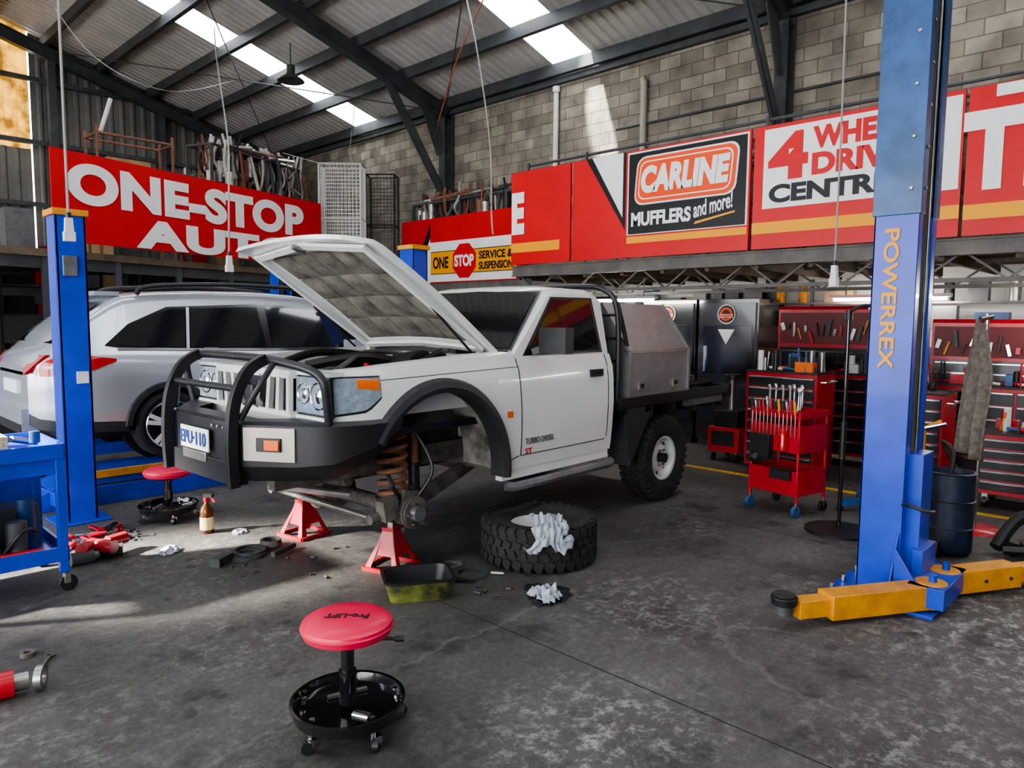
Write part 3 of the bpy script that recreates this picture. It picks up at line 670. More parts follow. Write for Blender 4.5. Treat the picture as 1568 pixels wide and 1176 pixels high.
# ---------------------------------------------------------------- station wagon
wag=empty('silver_station_wagon',(1.60,8.17,.30),(0,0,0))
WARP=lambda x: x*1.36 if x<.5 else x+.18
m=M()
T=[(0.0,.42,.90,.93,.60),(.04,.38,.98,1.02,.73),(.12,.36,1.04,1.10,.81),(.24,.34,1.05,1.27,.86),(.36,.33,1.05,1.42,.88),(.50,.32,1.05,1.545,.895),(.62,.31,1.05,1.60,.90),(.9,.3,1.045,1.637,.905),
(1.4,.28,1.035,1.665,.91),(2.0,.27,1.02,1.675,.91),(2.5,.27,1.01,1.655,.91),(2.9,.27,1.0,1.58,.91),(3.2,.27,.99,1.38,.91),(3.55,.28,.985,1.10,.905),(3.9,.3,.97,1.03,.895),(4.3,.32,.93,.98,.87),(4.6,.34,.85,.90,.80),(4.75,.36,.7,.76,.68),(4.8,.4,.6,.64,.6)]
def TT(k,x): return lerp([(r[0],r[k]) for r in T],x)
wx=[.95,3.70]
st=sorted(set([r[0] for r in T]+[c-.39+.78*(.5-.5*math.cos(math.pi*k/18)) for c in wx for k in range(19)]+[.2,.4,1.7,3.05,3.37]))
rows=[]
yt2=lambda z,be:lerp([(.3,.985),(.42,.997),(.58,.988),(.72,.990),(.84,1.0),(.92,.992),(be-.03,.978),(be,.955)],z)
for x in st:
    low,be,ro,w=TT(1,x),TT(2,x),TT(3,x),TT(4,x)
    for c in wx:
        if abs(x-c)<.39: low=max(low,.34+.40*math.sqrt(max(0,1-((x-c)/.39)**2)))
    zr2=max(ro-.085,be+.005); wb=w*.955; wr=wb-.38*(zr2-be)
    P=[(w*.80,low),(w*.97,low),(w*yt2(low+.1,be),low+.10 if low<.5 else low+.02)]
    for zz,dd in((.58,.03),(.72,.04),(.84,.05)): z=max(low+dd,zz); z=min(z,be-.05); P.append((w*yt2(z,be),z))
    P+=[(w*.978,be-.03),(wb,be),(wr,zr2),(max(wr-.025,.1),ro-.045),(max(wr-.08,.09),ro-.012),(wr*.6,ro+.012),(0,ro+.02)]
    rows.append([(x,-y,z) for y,z in P]+[(x,y,z) for y,z in P[-2::-1]])
nc=len(rows[0])
m.grid(rows,SILV,fn=lambda i,j: FLARE if (j in(0,1) or j in(nc-2,nc-3)) else SILV)
m.poly(rows[0],SILV); m.poly(rows[-1],BLK); m.b2((.2,-.7,.25),(4.6,.7,.4),BLK)
wyl=lambda x,z: TT(4,x)*yt2(z,TT(2,x))
for s in(-1,1):
    def win(pts,mat,off):
        m.poly([(x,s*(TT(4,x)*.955-.38*(z-TT(2,x))+off),z) for x,z in pts],mat)
    win([(.42,1.13),(.62,1.33),(1.0,1.50),(1.9,1.545),(2.65,1.52),(2.95,1.42),(3.38,1.06),(2.4,1.045),(1.2,1.075),(.6,1.09)],BLKG,.006)
    win([(.50,1.14),(.68,1.33),(1.02,1.475),(1.18,1.485),(1.12,1.105),(.62,1.12)],GLASS,.011)
    win([(1.22,1.487),(1.95,1.515),(1.98,1.08),(1.17,1.10)],GLASS,.011); win([(2.05,1.515),(2.63,1.495),(2.9,1.4),(3.25,1.085),(2.05,1.075)],GLASS,.011)
    win([(1.19,1.5),(1.22,1.5),(1.155,1.09),(1.125,1.09)],SILV,.013)
    for a,b in(((.5,1.10),(1.2,1.08)),((1.2,1.08),(2.4,1.055)),((2.4,1.055),(3.35,1.04))):
        f=lambda x,z:(x,s*(TT(4,x)*.955-.38*(z-TT(2,x))+.012),z); m.beam(f(*a),f(*b),.012,.02,CHR)
    m.tube(cr([(.75,s*.62,1.62),(.9,s*.62,1.70),(1.7,s*.62,1.745),(2.6,s*.62,1.72),(2.8,s*.62,1.62)],5),.026,BLK)
    for pts in([(2.02,.4),(2.0,.75),(2.01,1.0)],[(1.3,.45),(1.42,.75),(1.2,1.02)],[(3.1,.4),(3.12,1.0)],[(.3,.5),(.32,.8),(.3,.88)]):
        for a,b in zip(pts,pts[1:]):
            for k in range(4):
                p=[a[i]+(b[i]-a[i])*k/4 for i in(0,1)]; q=[a[i]+(b[i]-a[i])*(k+1)/4 for i in(0,1)]
                m.beam((p[0],s*(wyl(*p)+.001),p[1]),(q[0],s*(wyl(*q)+.001),q[1]),.006,.008,BLK)
    for x in(1.55,2.3): m.box((x,s*.91,.90),(.18,.03,.035),SILV)
    m.box((3.0,s*1.0,1.08),(.16,.22,.15),SILV)
    for c in wx:
        A=[R(a) for a in range(-4,185,9)]
        g=lambda a,r,y:(c+r*math.cos(a),s*y,.34+r*1.02*math.sin(a))
        m.grid([[g(a,.375,.80) for a in A],[g(a,.375,.918) for a in A],[g(a,.42,.918) for a in A],[g(a,.43,.895) for a in A]],FLARE)
        m.cyl((c,s*.55,.34),(c,s*.62,.34),.37,BLK,n=30)
    def tp(x0,x1,zb,zt_,mat,off):
        rows=[]
        for i in range(11):
            x=x0+(x1-x0)*i/10; a=lerp(zb,x); b=lerp(zt_,x)
            rows.append([(x,s*(wyl(x,a+(b-a)*k/5)+off),a+(b-a)*k/5) for k in range(6)])
        m.grid(rows,mat)
    tp(.03,.48,[(.03,.86),(.2,.86),(.34,.91),(.48,.985)],[(.03,.94),(.08,1.0),(.14,1.035),(.3,1.04),(.48,1.01)],REDL,.012)
    tp(.06,.30,[(.06,.925),(.30,.955)],[(.06,.95),(.30,.985)],SWHITE,.016)
    m.prism([(-.0,s*.66,.88),(.02,s*.50,.92),(.10,s*.50,1.05),(.11,s*.76,1.05)],(-.03,0,0),REDL)
m.poly([(.145,-.62,1.15),(.145,.62,1.15),(.455,.55,1.54),(.455,-.55,1.54)],GLASS)
m.b2((-.04,-.58,.36),(.05,.58,.56),SILV); m.b2((-.045,-.55,.34),(.04,.55,.42),BLK); m.b2((.0,-.45,.86),(.06,.45,.89),CHR); m.b2((-.012,-.26,.68),(.0,.26,.80),SWHITE)
m.b2((.43,-.55,1.60),(.62,.55,1.64),SILV)
m.v=[(WARP(a),b,c) for a,b,c in m.v]
m.obj('body',parent=wag,ang=42)
m=M()
for c in [q+.18 for q in wx]:
    for s in(-1,1):
        tyre(m,(c,s*.79,.345),.335,.22,.235,lugs=False)
        m.lathe([(.245,s*.108),(.24,s*.113),(.225,s*.10),(.22,-s*.05)],CHR,(c,s*.79,.345),'Y',n=36)
        m.cyl((c,s*.79,.345),(c,s*.80,.345),.21,BLK,n=32); m.cyl((c,s*.80,.345),(c,s*.90,.345),.045,GREY)
        for k in range(5):
            a=2*math.pi*k/5+.3
            for d in(-.15,.15): m.beam((c+.03*math.cos(a),s*.895,.345+.03*math.sin(a)),(c+.232*math.cos(a+d),s*.893,.345+.232*math.sin(a+d)),.03,.04,WPL)
m.obj('wheels',parent=wag)
# ---------------------------------------------------------------- four post lift
m=M()
def post4(x,y,sy):
    w=.11
    m.b2((x-.2,y-.2,0),(x+.2,y+.2,.015),BLUE)
    yy=y-.12 if sy<0 else y+.10
    m.b2((x-w,yy,.015),(x+w,yy+.02,2.5),BLUE)
    m.b2((x-w,y-.12,.015),(x-w+.02,y+.12,2.5),BLUE); m.b2((x+w-.02,y-.12,.015),(x+w,y+.12,2.5),BLUE)
    m.b2((x-w-.02,y-.14,2.5),(x+w+.02,y+.14,2.55),YEL); m.b2((x-.03,y-.03,.02),(x+.03,y+.03,2.5),STRUCT)
for x,x2 in((1.74,1.5),(5.3,5.3)):
    post4(x,6.72,-1); post4(x2,9.85,1); m.beam((x,6.8,.12),(x2,9.75,.12),.16,.12,BLUE)
for ya,yb in((7.14,7.66),(8.68,9.2)):
    m.b2((1.9,ya,.18),(6.4,yb,.298),BLUE); m.b2((1.9,ya-.02,.24),(6.4,ya,.31),BLUE if ya>8 else YEL)
    m.prism([(1.88,ya,.0),(1.88,ya,.29),(1.25,ya,.0)],(0,yb-ya,0),BLUE)
m.b2((1.9,7.10,.0),(6.4,7.12,.17),BLUE)
m.box((1.78,6.594,1.2),(.09,.012,.1),WPL); m.box((1.72,6.585,2.1),(.1,.03,.16),GREY)
m.obj('four_post_car_lift',bevel=.004)
# ---------------------------------------------------------------- two post lift
e=empty('two_post_car_lift',(0,0,0))
m=M(); x0,x1,y0,y1=4.78,5.16,1.27,1.52; Hh=4.6; lp=.075
m.b2((x0,y1-.012,0.02),(x1,y1,Hh),BLUE); m.b2((x0,y0,.02),(x0+.012,y1,Hh),BLUE); m.b2((x1-.012,y0,.02),(x1,y1,Hh),BLUE)
m.b2((x0,y0,.02),(x0+lp,y0+.012,Hh),BLUE); m.b2((x1-lp,y0,.02),(x1,y0+.012,Hh),BLUE)
m.b2((x0+lp,y0,.02),(x0+lp+.01,y0+.07,Hh),BLUE); m.b2((x1-lp-.01,y0,.02),(x1-lp,y0+.07,Hh),BLUE)
m.b2((4.55,1.02,0),(5.32,1.64,.02),BLUE)
m.b2((x0-.012,y0-.01,2.35),(x0+lp+.01,y1+.01,Hh),BLUEL); m.b2((x1-lp-.01,y0-.01,2.35),(x1+.012,y1+.01,Hh),BLUEL); m.b2((x0,y1,2.35),(x1,y1+.01,Hh),BLUEL)
m.b2((x0+lp,y0+.05,.85),(x1-lp,y0+.06,Hh),BLK)
for k in range(8): m.cyl((x0+.05,y0-.012,2.5+.24*k),(x0+.05,y0-.02,2.5+.24*k),.012,STEEL,n=8)
for k in range(6): m.cyl((x0-.014,y0+.05,2.5+.3*k),(x0-.02,y0+.05,2.5+.3*k),.012,STEEL,n=8)
m.cyl((4.94,1.285,.8),(4.94,1.285,4.2),.018,STRUCT); m.cyl((5.02,1.28,.8),(5.02,1.28,4.2),.010,STEEL,n=8)
m.b2((4.86,1.19,.12),(5.08,1.30,.9),BLUE); m.b2((4.8,1.15,.05),(5.1,1.21,.32),BLUE)
for x in(4.66,5.16): m.prism([(x,1.05,.02),(x,1.27,.02),(x,1.27,.35)],(.014,0,0),BLUE)
m.prism([(4.60,1.28,.02),(4.78,1.28,.02),(4.78,1.28,.42)],(0,.014,0),BLUE)
m.b2((4.60,.98,.05),(5.14,1.18,.17),BLUE)
for x in(4.72,5.02): m.cyl((x,1.07,.0),(x,1.07,.22),.022,BLUE)
for x in(4.6,4.8,5.05,5.25): m.cyl((x,1.6,.02),(x,1.6,.06),.018,STEEL,n=6)
m.tube(cr([(4.74,1.26,.6),(4.66,1.2,.62),(4.66,1.1,.6),(4.78,1.10,.58)],4),.012,BLK)
m.obj('post',parent=e,bevel=.003)
m=M()
def arm(p,q,w,h,z):
    p=Vector((*p,z));q=Vector((*q,z)); m.beam(p,q,w,h,YEL); d=(q-p).normalized()
    m.beam(q-d*.02,q+d*.2,w*.72,h*.72,YEL)
    e2=q+d*.27; m.cyl((e2.x,e2.y,z-.03),(e2.x,e2.y,z+.03),.05,STRUCT); m.cyl((e2.x,e2.y,z+.03),(e2.x,e2.y,z+.075),.07,BLK,r2=.075,n=20); m.cyl((e2.x,e2.y,z+.075),(e2.x,e2.y,z+.09),.06,RUB,n=20)
    s=d.cross(Vector((0,0,1)))
    for k in(.1,.3): 
        a=q-d*k; m.cyl(a+s*(w/2),a+s*(w/2+.012),.012,BLK,n=8)
arm((4.72,1.08),(4.10,1.46),.14,.14,.10); arm((5.02,1.08),(5.5,.80),.14,.14,.10)
m.cyl((4.72,1.08,.03),(4.72,1.08,.175),.09,YEL); m.cyl((5.02,1.08,.03),(5.02,1.08,.175),.09,YEL)
m.obj('swing_arms',parent=e,bevel=.006)
te=empty('post_lettering',(4.777,1.41,1.32),(90,90,-90),parent=e)
text('POWERREX',-.95,-.045,.85,.085,SYEL,te,'lettering',z=.002,bold=.02)
# ---------------------------------------------------------------- stools
def stool(name,x,y,rot,tall=.46,tx=True):
    e=empty(name,(x,y,0),(0,0,rot)); m=M(); h=tall
    m.lathe([(0,h-.055),(.15,h-.055),(.178,h-.045),(.188,h-.02),(.183,h),(.165,h+.012),(.1,h+.018),(0,h+.02)],SEAT,n=48)
    m.lathe([(0,h-.075),(.10,h-.075),(.15,h-.055),(0,h-.055)],BLK,n=32)
    m.lathe([(.185,h-.022),(.19,h-.016),(.185,h-.010)],SEAT,n=48)
    m.cyl((0,0,.11),(0,0,h-.07),.028,BLKG); m.cyl((0,0,.11),(0,0,.25),.036,BLKG)
    m.tube([(.05,0,h-.08),(.13,.02,h-.085),(.20,.03,h-.09)],.008,BLK); m.cyl((.19,.03,h-.09),(.23,.035,h-.092),.013,BLK)
    m.lathe([(0,.085),(.19,.085),(.215,.09),(.225,.125),(.232,.125),(.222,.078),(.19,.074),(0,.074)],BLKG,n=48)
    m.lathe([(.225,.12),(.236,.124),(.236,.13),(.224,.130)],BLKG,n=48)
    for k in range(5):
        a=2*math.pi*k/5+.4; cx,cy=.205*math.cos(a),.205*math.sin(a)
        m.cyl((cx,cy,.045),(cx,cy,.10),.011,CHR); m.box((cx+.012,cy,.045),(.035,.034,.03),CHR,rot=(0,0,math.degrees(a)))
        b=a+.9; axx=Vector((math.cos(b),math.sin(b),0)); c=Vector((cx+.018*math.cos(a),cy+.018*math.sin(a),.026)); m.cyl(c-axx*.012,c+axx*.012,.026,BLK,n=20)
        m.cyl((cx*.97,cy*.97,.125),(cx*.97,cy*.97,.133),.012,CHR,n=10)
    m.obj('frame',parent=e)
    if tx:
        te=empty('seat_print',(0,0,h+.0195),(0,0,180),parent=e); text('Pro-LIFT',-.09,-.02,.18,.042,BLK,te,'print',z=.001,bold=.03,ext=.0008)
    m=M()
    m.cyl((.05,-.10,.11),(.12,-.14,.12),.02,CHR); m.beam((-.1,.06,.095),(.05,.14,.095),.02,.012,STEEL); m.obj('tools_in_tray',parent=e)
stool('mechanic_stool',1.595,2.47,-46); stool('mechanic_stool.001',2.28,6.22,20,.42,False)
# ---------------------------------------------------------------- loose tyre, rags
m=M(); tyre(m,(0,0,.155),.41,.28,.205,axis='Z')
m.lathe([(.21,.05),(.205,.05),(.19,.15),(.205,.245),(.213,.25)],WPL,(0,0,0),'Z',n=36); m.lathe([(.19,.14),(.13,.16),(.10,.2),(.06,.2)],WPL,(0,0,0),'Z',n=32)
m.obj('offroad_tyre',loc=(3.80,3.38,0))
def rag(name,x,y,z,sx,sy,h,seed,mat=CLOTH):
    rnd=random.Random(seed); n=40; ph=[rnd.uniform(0,6) for _ in range(8)]
    rows=[]
    for i in range(n):
        row=[]
        for j in range(n):
            u=-1+2*i/(n-1); v=-1+2*j/(n-1); r=math.sqrt(u*u+v*v); th=math.atan2(v,u); k=1-.22*r*r*(1+.4*math.sin(3*th+ph[0]))
            zz=h*(.45+.28*math.sin(5*u+ph[1]+2*math.sin(3*v+ph[2]))+.25*math.sin(9*v+4*u+ph[3])+.2*math.sin(15*u-8*v+ph[4])+.1*math.sin(24*v+10*u+ph[5]))*max(0,1-.55*r*r)
            row.append((u*sx*k+.012*math.sin(11*v+ph[6]),v*sy*k+.012*math.sin(12*u+ph[7]),max(.004,zz)))
        rows.append(row)
    m=M(); m.grid(rows,mat); return m.obj(name,loc=(x,y,z),rot=(0,0,rnd.uniform(0,90)),solid=.004,ang=80)
m=M(); rows=[]; ac=232
for i in range(30):
    row=[]
    for j in range(34):
        a=R(ac+(j-16.5)*(1.05+.22*math.sin(i*.5)+.25*math.sin(i*.21+1))); t=i/29
        rad=.22+.225*min(1,t/.45)+(.010*math.sin(j*1.1)+.008*math.sin(j*.45+i*.3))
        z=.326+.024*abs(math.sin(j*.6+i*.25))+.016*math.sin(i*.9+j*.3)-(max(0,t-.42)*.27*(1+.3*math.sin(j*.33)))
        if t<.35: z+=.04*math.sin(t/.35*3.14)*abs(math.sin(j*.37+.6))
        row.append(((rad)*math.cos(a),(rad)*math.sin(a),z))
    rows.append(row)
m.grid(rows,CLOTH); m.obj('white_rag',loc=(3.80,3.38,0),solid=.004,ang=80)
rag('white_rag.001',3.22,2.80,.016,.12,.10,.08,5); rag('dark_rag',3.28,2.84,0,.22,.17,.014,9,BLK)
rag('paper_towel',1.95,5.32,0,.12,.08,.04,11,CLOTH); rag('paper_towel.001',2.52,5.42,0,.07,.06,.03,12,CLOTH)
m=M()
def rr2(w,d,r,z): return [(a,b,z) for a,b in rrect(-w/2,-d/2,w/2,d/2,r)]
L4=[rr2(.36,.26,.05,.0),rr2(.42,.32,.06,.12),rr2(.44,.34,.06,.12),rr2(.44,.34,.06,.13),rr2(.40,.30,.06,.13),rr2(.34,.24,.05,.02)]
m.grid([l+[l[0]] for l in L4],BLK,fn=lambda i,j:DGRN if i in(0,) and j>8 else BLK); m.poly(rr2(.36,.26,.05,.001),BLK); m.poly(rr2(.36,.26,.05,.035),pm('waste_oil',(.012,.01,.006),.08,coat=1))
m.obj('oil_drain_pan',loc=(2.72,3.42,0),rot=(0,0,-30))
def stand(name,x,y,h,rot=0):
    m=M(); b=.14
    for sx,sy in((-1,-1),(1,-1),(1,1),(-1,1)):
        m.prism([(sx*b,sy*b,0),(sx*(b-.05),sy*b,0),(sx*.03,sy*.035,h*.72),(sx*.045,sy*.035,h*.72)],(0,-sy*.006,0),RED)
        m.prism([(sx*b,sy*b,0),(sx*b,sy*(b-.05),0),(sx*.045,sy*.02,h*.72),(sx*.045,sy*.035,h*.72)],(-sx*.006,0,0),RED)
    for s in(-1,1):
        m.b2((-b,s*b-.01,0),(b,s*b+.01,.025),RED); m.b2((s*b-.01,-b,0),(s*b+.01,b,.025),RED)
        m.prism([(-b*.62,s*b*.65,h*.28),(b*.62,s*b*.65,h*.28),(.045,s*.038,h*.72),(-.045,s*.038,h*.72)],(0,s*.004,0),RED)
        m.prism([(s*b*.65,-b*.62,h*.28),(s*b*.65,b*.62,h*.28),(s*.045,.04,h*.72),(s*.045,-.04,h*.72)],(s*.004,0,0),RED)
    m.b2((-.05,-.045,h*.68),(.05,.045,h*.78),RED); m.b2((-.018,-.02,h*.3),(.018,.02,h*.96),STEEL)
    m.prism([(-.06,-.03,h),(-.06,-.03,h-.03),(-.02,-.03,h-.05),(.02,-.03,h-.05),(.06,-.03,h-.03),(.06,-.03,h),(0,-.03,h-.025)],(0,.06,0),STEEL)
    m.beam((.05,0,h*.75),(.14,0,h*.68),.015,.015,RED)
    m.obj(name,loc=(x,y,0),rot=(0,0,rot))
stand('jack_stand',2.90,3.93,.365,20); stand('jack_stand.001',2.86,5.02,.365,10)
m=M(); m.lathe([(0,0),(.048,0),(.052,.01),(.052,.17),(.045,.20),(.018,.235),(.016,.26),(0,.26)],AMBER,n=24); m.lathe([(.053,.03),(.053,.13)],LBL,n=24)
m.lathe([(.022,.25),(.022,.285),(0,.285)],RED,n=16); m.box((.0,-.02,.30),(.03,.08,.03),BLK); m.beam((0,-.05,.29),(0,-.07,.25),.01,.02,RED); m.obj('spray_bottle',loc=(2.34,5.60,0),rot=(0,0,30))
m=M()
m.lathe([(.07,.0),(.14,.0),(.14,.02),(.07,.02)],STRUCT,(0,0,0),n=32,loop=True); m.lathe([(.05,.02),(.08,.02),(.075,.06),(.05,.06)],DIRT,(.22,.06,0),n=24,loop=True)
m.lathe([(.09,.02),(.12,.02),(.12,.035),(.09,.035)],STRUCT,(.03,.02,0),n=32,loop=True); m.box((-.2,-.05,.03),(.16,.08,.06),STRUCT,rot=(0,0,30)); m.cyl((.1,-.2,.03),(.32,-.1,.03),.02,STRUCT)
m.obj('brake_hub_parts',loc=(2.3,4.85,0))
m=M()
m.lathe([(.085,.0),(.115,.0),(.115,.025),(.085,.025)],STRUCT,(0,0,0),n=32,loop=True); m.cyl((.12,-.08,.012),(.17,-.15,.012),.012,STEEL); m.beam((-.15,-.02,.01),(-.06,-.12,.01),.02,.015,BLK)
m.cyl((-.12,.12,.0),(-.12,.12,.04),.03,STRUCT); m.lathe([(.05,.0),(.07,.0),(.07,.03),(.05,.03)],DIRT,(.02,.2,0),n=24,loop=True)
m.obj('bearing_ring_and_bolts',loc=(3.16,3.42,0))
m=M(); rnd=random.Random(4)
for (cx,cy,sp,n) in((3.1,3.12,.12,6),(2.25,4.55,.15,6),(2.7,4.3,.3,6)):
    for k in range(n):
        x=cx+rnd.uniform(-sp,sp); y=cy+rnd.uniform(-sp,sp); a=rnd.uniform(0,6.3); l=rnd.uniform(.02,.05)
        m.cyl((x,y,.008),(x+l*math.cos(a),y+l*math.sin(a),.008),.007,rnd.choice([STRUCT,DIRT]),n=6); m.cyl((x,y,.009),(x+.008*math.cos(a),y+.008*math.sin(a),.009),.009,STRUCT,n=6)
m.obj('scattered_bolts')
def wrench(m,p,a,L,mat=STEEL):
    m.at((p[0],p[1],.006),(0,0,a)); m.box((0,0,0),(L,.018,.009),mat)
    m.lathe([(.012,-.006),(.022,-.006),(.022,.006),(.012,.006)],mat,(L/2+.015,0,0),n=16,loop=True); m.prism([(-L/2,-.018,-.005),(-L/2-.04,-.022,-.005),(-L/2-.02,0,-.005),(-L/2-.04,.022,-.005),(-L/2,.018,-.005)],(0,0,.01),mat); m.at()
m=M()
for k in range(22):
    p=(1.62+random.uniform(-.22,.3),6.1+random.uniform(-.27,.3)); a=random.uniform(0,180)
    if k%3==0: wrench(m,p,a,random.uniform(.14,.24),GREY)
    elif k%3==1:
        m.at((p[0],p[1],.02),(0,0,a)); m.cyl((-.06,0,0),(.05,0,0),.017,RED,n=10); m.cyl((.05,0,0),(.16,0,0),.006,GREY,n=8); m.at()
    else:
        m.at((p[0],p[1],.02),(0,0,a)); m.beam((-.1,0,0),(.08,.02,0),.02,.015,RED if k%2 else BLK); m.beam((-.1,.04,0),(.08,0,0),.02,.015,RED if k%2 else BLK); m.at()
m.obj('scattered_hand_tools')
m=M()
for k in range(6):
    m.at((1.42+.05*k,5.46+.05*(k%3),.045+.05*(k%2)),(0,0,40*k)); m.cyl((-.07,0,0),(.07,0,0),.045,(RED if k%2 else STRUCT),n=16); m.cyl((.07,0,0),(.1,0,0),.03,GREY); m.at()
m.obj('hydraulic_jack_parts')
m=M(); m.cyl((0,0,.06),(.22,.08,.06),.06,RED,n=20); m.cyl((.22,.08,.06),(.27,.1,.06),.04,STEEL,n=20); m.lathe([(.03,0),(.055,0),(.055,.03),(.03,.03)],STEEL,(.30,.11,.06),'X',n=24,loop=True); m.box((-.05,-.02,.09),(.1,.08,.1),BLK)
m.obj('suspension_bush_tool',loc=(.45,3.78,0),rot=(0,0,-30))
m=M(); wrench(m,(.86,4.0),60,.10,DIRT); m.lathe([(.02,0),(.035,0),(.035,.02),(.02,.02)],DIRT,(.82,4.15,0),n=20,loop=True); m.obj('loose_spanner')
# ---------------------------------------------------------------- blue trolley left
m=M(); x0,x1,y0,y1=.25,1.22,4.98,5.62
for z in(.22,.86): 
    m.b2((x0,y0,z),(x1,y1,z+.015),BLUE)
    for a,b in(((x0,y0),(x1,y0)),((x0,y1),(x1,y1)),((x0,y0),(x0,y1)),((x1,y0),(x1,y1))): m.beam((*a,z+.02),(*b,z+.02),.02,.09,BLUE)
for x in(x0+.02,x1-.02):
    for y in(y0+.02,y1-.02):
        m.b2((x-.025,y-.025,.12),(x+.025,y+.025,.9),BLUE); m.cyl((x,y,.12),(x,y,.09),.015,CHR)
        m.cyl((x+.02,y-.016,.05),(x+.02,y+.016,.05),.05,BLK,n=20); m.b2((x-.005,y-.022,.05),(x+.03,y-.018,.11),STEEL); m.b2((x-.005,y+.018,.05),(x+.03,y+.022,.11),STEEL)
m.b2((x0,y0+.01,.74),(x1,y0+.02,.84),BLUE); m.b2((x0,y1-.02,.24),(x1,y1-.01,.84),BLUE)
m.prism([(x1,y0+.05,.5),(x1,y0+.2,.5),(x1,y0+.16,.75),(x1,y0+.09,.75)],(.01,0,0),WPL)
m.b2((.3,5.02,.88),(.95,5.5,.99),pm('woven_matting',(.5,.42,.28),.9,var=.4,scale=60)); m.cyl((.55,5.1,.28),(.8,5.35,.30),.05,RED); m.b2((.5,5.1,.245),(.9,5.3,.5),STRUCT); m.cyl((.98,5.1,.24),(.98,5.1,.46),.06,STRUCT); m.cyl((1.08,5.3,.24),(1.08,5.3,.55),.05,BLUEL)
m.b2((.6,5.02,.245),(.85,5.12,.62),BLK); m.b2((.9,5.3,.24),(1.15,5.5,.5),GREY); m.cyl((.7,5.4,.24),(.7,5.4,.6),.07,STEEL); m.cyl((.8,5.05,.26),(1.1,5.03,.26),.03,RED)
m.tube(cr([(.9,5.05,.28),(1.0,5.0,.42),(1.1,5.2,.36),(1.15,5.4,.3)],5),.012,BLK)
m.cyl((1.1,5.1,.93),(1.1,5.1,1.0),.03,BLUEL); m.cyl((1.15,5.3,.9),(1.0,5.2,.95),.02,STEEL)
m.obj('blue_service_trolley',bevel=.003)
# ---------------------------------------------------------------- tool chests
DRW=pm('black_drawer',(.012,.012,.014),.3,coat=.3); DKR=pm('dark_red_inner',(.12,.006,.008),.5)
def chest(name,x,yc,w,d,h,nd,z0=.14,front=DRW,hutch=0,cols=1,rot=0,stuff=0,seed=1):
    rnd=random.Random(seed); m=M()
    m.b2((0,-w/2,z0),(d,w/2,z0+h),RED)
    dh=(h-.06)/nd
    for c in range(cols):
        ya=-w/2+.025+c*(w-.03)/cols; yb=-w/2+.005+(c+1)*(w-.03)/cols
        for k in range(nd):
            za=z0+.03+k*dh; m.b2((-.012,ya,za+.006),(.01,yb,za+dh-.006),front); m.b2((-.028,ya+.01,za+dh-.026),(-.010,yb-.01,za+dh-.010),CHR)
    m.b2((-.01,-w/2-.005,z0+h),(d+.01,w/2+.005,z0+h+.02),BLK)
    for xx in(.07,d-.07):
        for yy in(-w/2+.07,w/2-.07): m.cyl((xx,yy-.018,.055),(xx,yy+.018,.055),.055,BLK,n=18); m.b2((xx-.03,yy-.025,.06),(xx+.03,yy+.025,z0),STEEL)
    m.tube([(.1,-w/2,z0+h-.08),(.1,-w/2-.05,z0+h-.08),(d-.1,-w/2-.05,z0+h-.08),(d-.1,-w/2,z0+h-.08)],.012,CHR)
    zt=z0+h+.02
    if hutch:
        m.b2((d*.45,-w/2,zt),(d,w/2,zt+hutch),RED); m.b2((d*.45-.01,-w/2+.03,zt+.03),(d*.45+.005,w/2-.03,zt+hutch*.38),front)
        for k in range(2): m.b2((d*.45-.02,-w/2+.05,zt+.1+k*hutch*.17),(d*.45-.008,w/2-.05,zt+.115+k*hutch*.17),CHR)
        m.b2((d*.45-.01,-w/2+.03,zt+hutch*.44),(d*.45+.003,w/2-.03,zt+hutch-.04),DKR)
        m.prism([(d*.45,-w/2,zt+hutch),(d,-w/2,zt+hutch),(d,-w/2,zt+hutch+.04),(d*.5,-w/2,zt+hutch+.04)],(0,w,0),RED)
        for k in range(20): m.box((d*.45-.03,-w/2+.08+k*(w-.16)/19,zt+hutch*.62+rnd.uniform(-.08,.08)),(.03,rnd.uniform(.012,.05),rnd.uniform(.06,.2)),rnd.choice((BLK,STEEL,CHR,RED,BLK,STRUCT,YEL)),rot=(rnd.uniform(-20,20),0,0))
    for k in range(stuff):
        y=rnd.uniform(-w/2+.05,w/2-.08); x_=rnd.uniform(.04,d*.42 if hutch else d-.05); t=k%4; mt=rnd.choice((BLK,STRUCT,STEEL,RED,BLK,BLUEL,WPL,ORG))
        if t==0: m.b2((x_,y,zt),(x_+rnd.uniform(.05,.12),y+rnd.uniform(.05,.2),zt+rnd.uniform(.05,.18)),mt)
        elif t==1: m.cyl((x_,y,zt),(x_,y,zt+rnd.uniform(.1,.26)),rnd.uniform(.02,.045),mt,n=14)
        elif t==2: m.cyl((x_,y,zt+.02),(x_+.03,y+.15,zt+.03),.016,mt,n=8)
        else: m.cyl((x_,y,zt),(x_+rnd.uniform(-.03,.03),y+rnd.uniform(-.04,.04),zt+rnd.uniform(.15,.25)),.011,mt,n=8)
    return m.obj(name,loc=(x,yc,0),rot=(0,0,rot),bevel=.004)
chest('red_tool_chest',7.45,3.22,.76,.5,1.02,8,stuff=30,seed=2)
chest('red_tool_chest.001',8.75,3.2,1.5,.55,.95,6,hutch=.75,cols=2,stuff=18,seed=3)
chest('red_tool_chest.002',8.75,1.35,1.7,.55,.9,6,hutch=.65,cols=2,stuff=26,seed=4)
chest('red_tool_chest.003',8.75,-.6,1.6,.55,.9,6,hutch=.6,cols=2,stuff=20,seed=5)
chest('red_tool_chest.004',8.0,2.12,.62,.5,.85,7,stuff=22,seed=6)
chest('red_tool_chest.005',7.75,1.15,.62,.5,.55,5,stuff=14,seed=8)
m=M(); rnd=random.Random(12)
